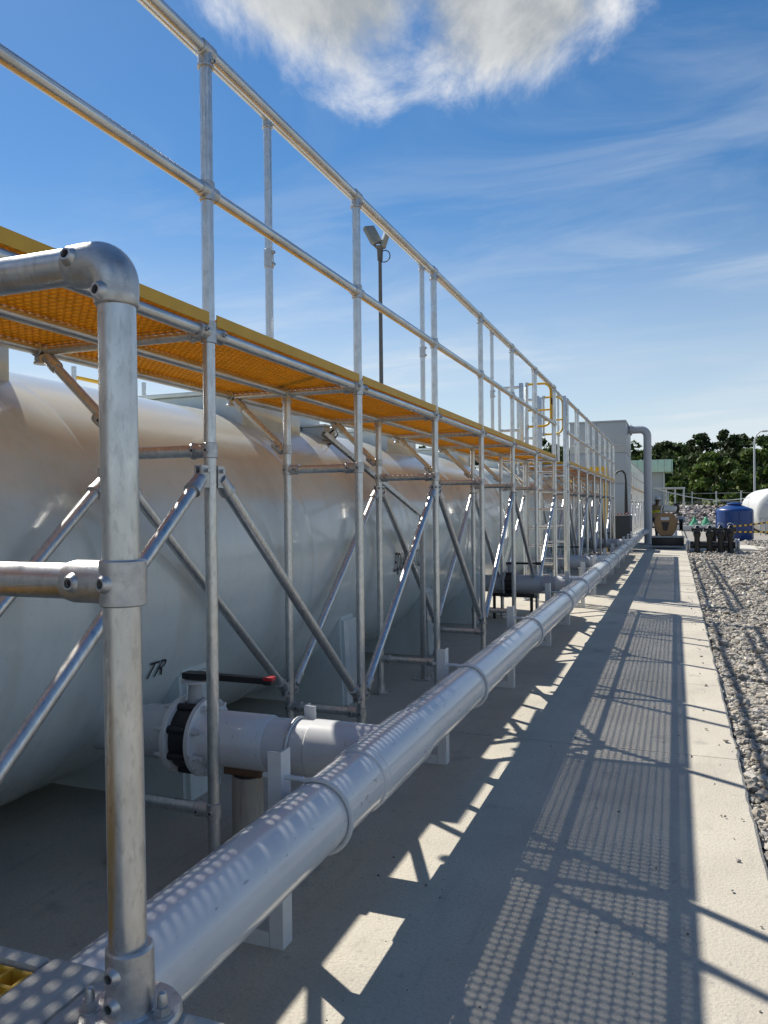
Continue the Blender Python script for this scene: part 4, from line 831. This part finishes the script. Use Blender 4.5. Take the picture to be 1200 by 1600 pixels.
prof = [(0.45*(1 - math.cos(math.pi/2*k/8)), max(0.001, 1.22*math.sin(math.pi/2*k/8))) for k in range(9)] + [(1.2*k, 1.22) for k in range(1, 9)]
obj('shell', MB().lathe((4.85, 40.6, 1.05), (0, 1, 0), prof, 48), WHITE, t)
obj('top_nozzle', MB().lathe((4.62, 41.6, 2.2), (0, 0, 1), [(0, 0.13), (0.22, 0.13), (0.221, 0.2), (0.28, 0.2), (0.281, 0.05)], 20), WHITE, t)
obj('panel_box', MB().bbox((4.15, 40.2, 0.85), (4.75, 40.42, 1.45), 0.02), PANEL, t)
obj('panel_hood', MB().bbox((4.05, 40.1, 1.46), (4.8, 40.45, 1.50), 0.01), PANEL, t)
for k in range(6): obj('stay', MB().box((3.75 + k*0.2, 40.3, -0.05), (3.80 + k*0.2, 40.36, 0.72)), PANEL, t)
obj('stay_beam', MB().box((3.7, 40.28, 0.721), (4.95, 40.38, 0.80)), PANEL, t)

t = thing('green_roof_building', 'grey building with pale green sheet roof edge behind the riser', 'building', (-4, 60, 0))
obj('wall', MB().box((-7.5, 58.8, -0.1), (-0.82, 66, 3.95)), PANEL, t)
obj('roof', MB().box((-8.0, 58.25, 4.0), (-0.22, 66.6, 4.12)), GREENROOF, t)
for k in range(17): obj('fascia_panel', MB().bbox((-7.98 + k*0.457, 58.15, 3.78), (-7.98 + k*0.457 + 0.44, 58.20, 4.66), 0.012), GREENROOF, t)
for k in range(6): obj('side_fascia_panel', MB().bbox((-0.20, 58.22 + k*1.0, 3.78), (-0.15, 58.22 + k + 0.98, 4.66), 0.012), GREENROOF, t)
obj('downpipe', MB().tube((-0.75, 58.7, 0), (-0.75, 58.7, 3.9), 0.06, 8), WHITE, t)
for x in (-6.2, -3.8): w_ = obj('window', MB().box((x, 58.76, 1.4), (x + 1.2, 58.799, 2.4)), WHITE, t); obj('pane', MB().box((x + 0.06, 58.74, 1.46), (x + 1.14, 58.759, 2.34)), BLACKP, w_)
t = thing('carport_frame', 'light steel carport frame with flat roof beside the green-roofed building', 'carport', (0.3, 54, 0))
obj('roof', MB().box((-1.3, 53.6, 2.48), (0.62, 56.5, 2.58)), WHITE, t)
for x in (-0.55, 0.0, 0.54):
    for y in (53.7, 56.4): obj('post', MB().tube((x, y, -0.1), (x, y, 2.479), 0.05, 8), WHITE, t)
t = thing('small_hut', 'small hut with white wall and straw-coloured roof below the trees', 'hut', (2, 80, 0.5))
obj('wall', MB().box((0.9, 80, -0.2), (2.4, 82, 2.0)), WHITE, t)
obj('roof', MB().prism([(0.6, 2.0), (2.9, 2.0), (2.6, 3.1), (0.9, 3.1)], 79.6, 82.5, 'y'), mat('straw', (0.36, 0.32, 0.2), 0.9, var=0.3, scale=5), t)
t = thing('street_lamp', 'tall slim street lamp with curved arm at the right', 'street lamp', (5.25, 60, 0))
pts = [(5.25, 60, -0.1), (5.25, 60, 5.3), (5.28, 60, 5.9), (5.40, 60, 6.3), (5.60, 60, 6.5), (5.78, 60, 6.55)]; obj('pole', MB().sweep(pts, [0.08, 0.06, 0.055, 0.05, 0.045, 0.04], 10), ANGLE, t)
obj('lamp_head', MB().bbox((5.72, 59.88, 6.48), (6.12, 60.12, 6.60), 0.04), ANGLE, t)
t = thing('wire_fence', 'wire fence on slim pale posts below the trees', 'fence', (2, 57, 0))
for k in range(16): obj('post', MB().tube((-2 + k*1.55, 57.5, -0.1), (-2 + k*1.55, 57.5, 2.35), 0.04, 8), ANGLE, t)
for z in (0.4, 1.0, 1.6, 2.2): obj('wire', MB().tube((-2, 57.5, z), (21.3, 57.5, z), 0.012, 5), ANGLE, t)
for y_, nm in ((36, 0),):
    pts = [Vector((-0.7, 33, 2.1)).lerp(Vector((5.4, 52, 2.2)), k/20) - Vector((0, 0, 0.5*4*(k/20)*(1 - k/20))) for k in range(21)]
    tag(obj('cable', MB().sweep(pts, 0.02, 6), WHITE), 'pale cable sagging across the far yard', 'cable')
tag(obj('low_beam', MB().bbox((-0.2, 46.4, -0.05), (2.15, 46.75, 0.28), 0.02), WHITE), 'low white beam lying before the rubble bank', 'beam')
rub = stones(5000, (-1.5, 9.0), (47.3, 50.5), 0.075, lambda x, y: 0.1 + (y - 47.3)*0.38, 1, [(0.5, 0.47, 0.45), (0.3, 0.27, 0.27), (0.2, 0.18, 0.17), (0.12, 0.11, 0.11)], 'rubble_bank', WHITESTONE); rub['label'] = 'bank of pale broken stone in the far yard'
for (x, y, lab) in ((1.0, 46.95, 'left of two green cloth heaps on the rubble bank'), (1.62, 47.0, 'right of two green cloth heaps on the rubble bank')):
    mb = MB().lathe((x, y, 0.1), (0, 0, 1), [(0, 0.30), (0.2, 0.27), (0.45, 0.14), (0.60, 0.06), (0.66, 0.01)], 14)
    mb.v = [(a + 0.06*mnoise.noise((a*4, b*4, c*4)), b + 0.06*mnoise.noise((a*4, c*4, b*4)), c) for a, b, c in mb.v]; tag(obj('cloth_heap', mb, GREENT), lab, 'cloth heap', 'green cloth heaps')

# ------------------------------------------------------------------ trees
def leaves(clumps, per, size, cols, seed, name):
    r = np.random.default_rng(seed); P = []; K = []
    for (c, rad, shade) in clumps:
        d = r.standard_normal((per, 3)); d /= np.linalg.norm(d, axis=1)[:, None]; q = d*(r.uniform(0.35, 1.0, per)**0.5)[:, None]*np.array(rad)
        P.append(np.array(c) + q); base = np.array(cols)[r.integers(0, len(cols), per)]*shade*r.uniform(0.65, 1.3, per)[:, None]; K.append(base)
    P = np.concatenate(P); K = np.concatenate(K); n = len(P)
    u = r.standard_normal((n, 3)); u /= np.linalg.norm(u, axis=1)[:, None]; w = r.standard_normal((n, 3)); w -= (w*u).sum(1)[:, None]*u; w /= np.linalg.norm(w, axis=1)[:, None]
    s = size*r.uniform(0.6, 1.4, n)[:, None]; nn_ = np.cross(u, w)
    V = np.stack([P - u*s, P + w*s*0.55 + nn_*s*0.12, P + u*s, P - w*s*0.55 + nn_*s*0.12], 1).reshape(-1, 3); F_ = np.arange(n*4).reshape(-1, 4)
    me = bpy.data.meshes.new(name); me.vertices.add(n*4); me.vertices.foreach_set('co', V.ravel()); me.loops.add(n*4); me.loops.foreach_set('vertex_index', F_.ravel())
    me.polygons.add(n); me.polygons.foreach_set('loop_start', np.arange(0, n*4, 4)); me.polygons.foreach_set('loop_total', np.full(n, 4)); me.update()
    cv = np.concatenate([np.repeat(K, 4, 0), np.ones((n*4, 1))], 1); at = me.attributes.new('col', 'FLOAT_COLOR', 'POINT'); at.data.foreach_set('color', cv.ravel().astype(np.float32))
    me.materials.append(LEAF); return me
DK = [(0.035, 0.06, 0.02), (0.05, 0.08, 0.025), (0.03, 0.05, 0.02)]; LT = [(0.09, 0.14, 0.03), (0.07, 0.115, 0.03), (0.12, 0.16, 0.04)]
def crown_clumps(r, w, z0, z1, n):
    out = []
    for k in range(n):
        a = r.uniform(0, 6.283); t_ = r.uniform(0, 1); z = z0 + (z1 - z0)*t_; rad = w*math.sqrt(max(0.06, 1 - (2*t_ - 0.85)**2*0.8))*math.sqrt(r.uniform(0.05, 1)); cs = r.uniform(0.16, 0.30)*w
        out.append(((rad*math.cos(a), rad*math.sin(a), z), (cs*1.2, cs*1.2, cs*0.8), r.uniform(0.7, 1.2)))
    return out
def tree(x, y, h, w, cols, label, seed, lf=0.22, n=34, per=110, group='trees on the slope'):
    r = random.Random(seed); zb = terrain(x, y); t = thing('tree', label, 'tree', (x, y, zb), group)
    mb = MB(); mb.sweep([(x, y, zb - 0.3), (x + r.uniform(-.2, .2), y, zb + h*0.3), (x + r.uniform(-.4, .4), y, zb + h*0.6), (x, y, zb + h*0.9)], [h*0.028, h*0.02, h*0.013, h*0.004], 8)
    for k in range(6):
        a = r.uniform(0, 6.28); z = zb + h*r.uniform(0.3, 0.65); mb.sweep([(x, y, z), (x + w*0.35*math.cos(a), y + w*0.35*math.sin(a), z + h*0.08), (x + w*0.75*math.cos(a), y + w*0.75*math.sin(a), z + h*0.2)], [h*0.01, h*0.007, h*0.003], 6)
    obj('trunk', mb, BARK, t)
    me = leaves(crown_clumps(r, w, h*0.30, h, n), per, lf, cols, seed, 'crown'); obj('crown', me, LEAF, t, (x, y, zb))
tree(3.2, 76, 5.2, 2.3, LT, 'bright broad-leaved tree in front of the dark wood', 1, 0.26, 30, 90)
tree(5.2, 74, 3.6, 1.8, LT, 'low bright leafy tree near the street lamp', 2, 0.22, 26, 90)
tree(0.6, 78, 3.2, 1.7, LT, 'low green tree beside the green-roofed building', 3, 0.22, 24, 80)
tree(7.2, 78, 5.4, 2.2, LT, 'bright tree above the white tank at the right edge', 4, 0.26, 28, 90)
tree(2.9, 104, 7.2, 2.2, DK, 'tall open-crowned dark tree, highest above the wood centre', 5, 0.25, 22, 80)
tree(6.0, 104, 7.4, 2.4, DK, 'tall dark tree left of the street lamp top', 6, 0.25, 24, 80)
tree(-1.0, 106, 6.4, 2.6, DK, 'dark round tree behind the riser pipe', 7, 0.28, 26, 90)
cl = []; r = random.Random(5)
for k in range(110):
    x = r.uniform(-45, 60); y = r.uniform(98, 150); h = r.uniform(3.6, 7.2); zb = terrain(x, y)
    cl += [((a[0] + x, a[1] + y, a[2] + zb), b, s) for a, b, s in crown_clumps(r, r.uniform(2.4, 3.6), 0.4, h, 14)]
me = leaves(cl, 60, 0.34, DK + LT[:2], 3, 'forest'); o = bpy.data.objects.new('forest', me); C.objects.link(o); o['kind'] = 'stuff'; o['label'] = 'dark green wood on the slope behind the yard'
cl = []
for k in range(150):
    x = r.uniform(-12, 30); y = r.uniform(63, 92); zb = terrain(x, y); h = r.uniform(0.5, 1.3)
    cl.append(((x, y, zb + h*0.4), (h*1.1, h*1.1, h*0.7), r.uniform(0.7, 1.2)))
me = leaves(cl, 60, 0.13, LT + [(0.16, 0.17, 0.06)], 4, 'scrub'); o = bpy.data.objects.new('scrub', me); C.objects.link(o); o['kind'] = 'stuff'; o['label'] = 'low green scrub below the trees'
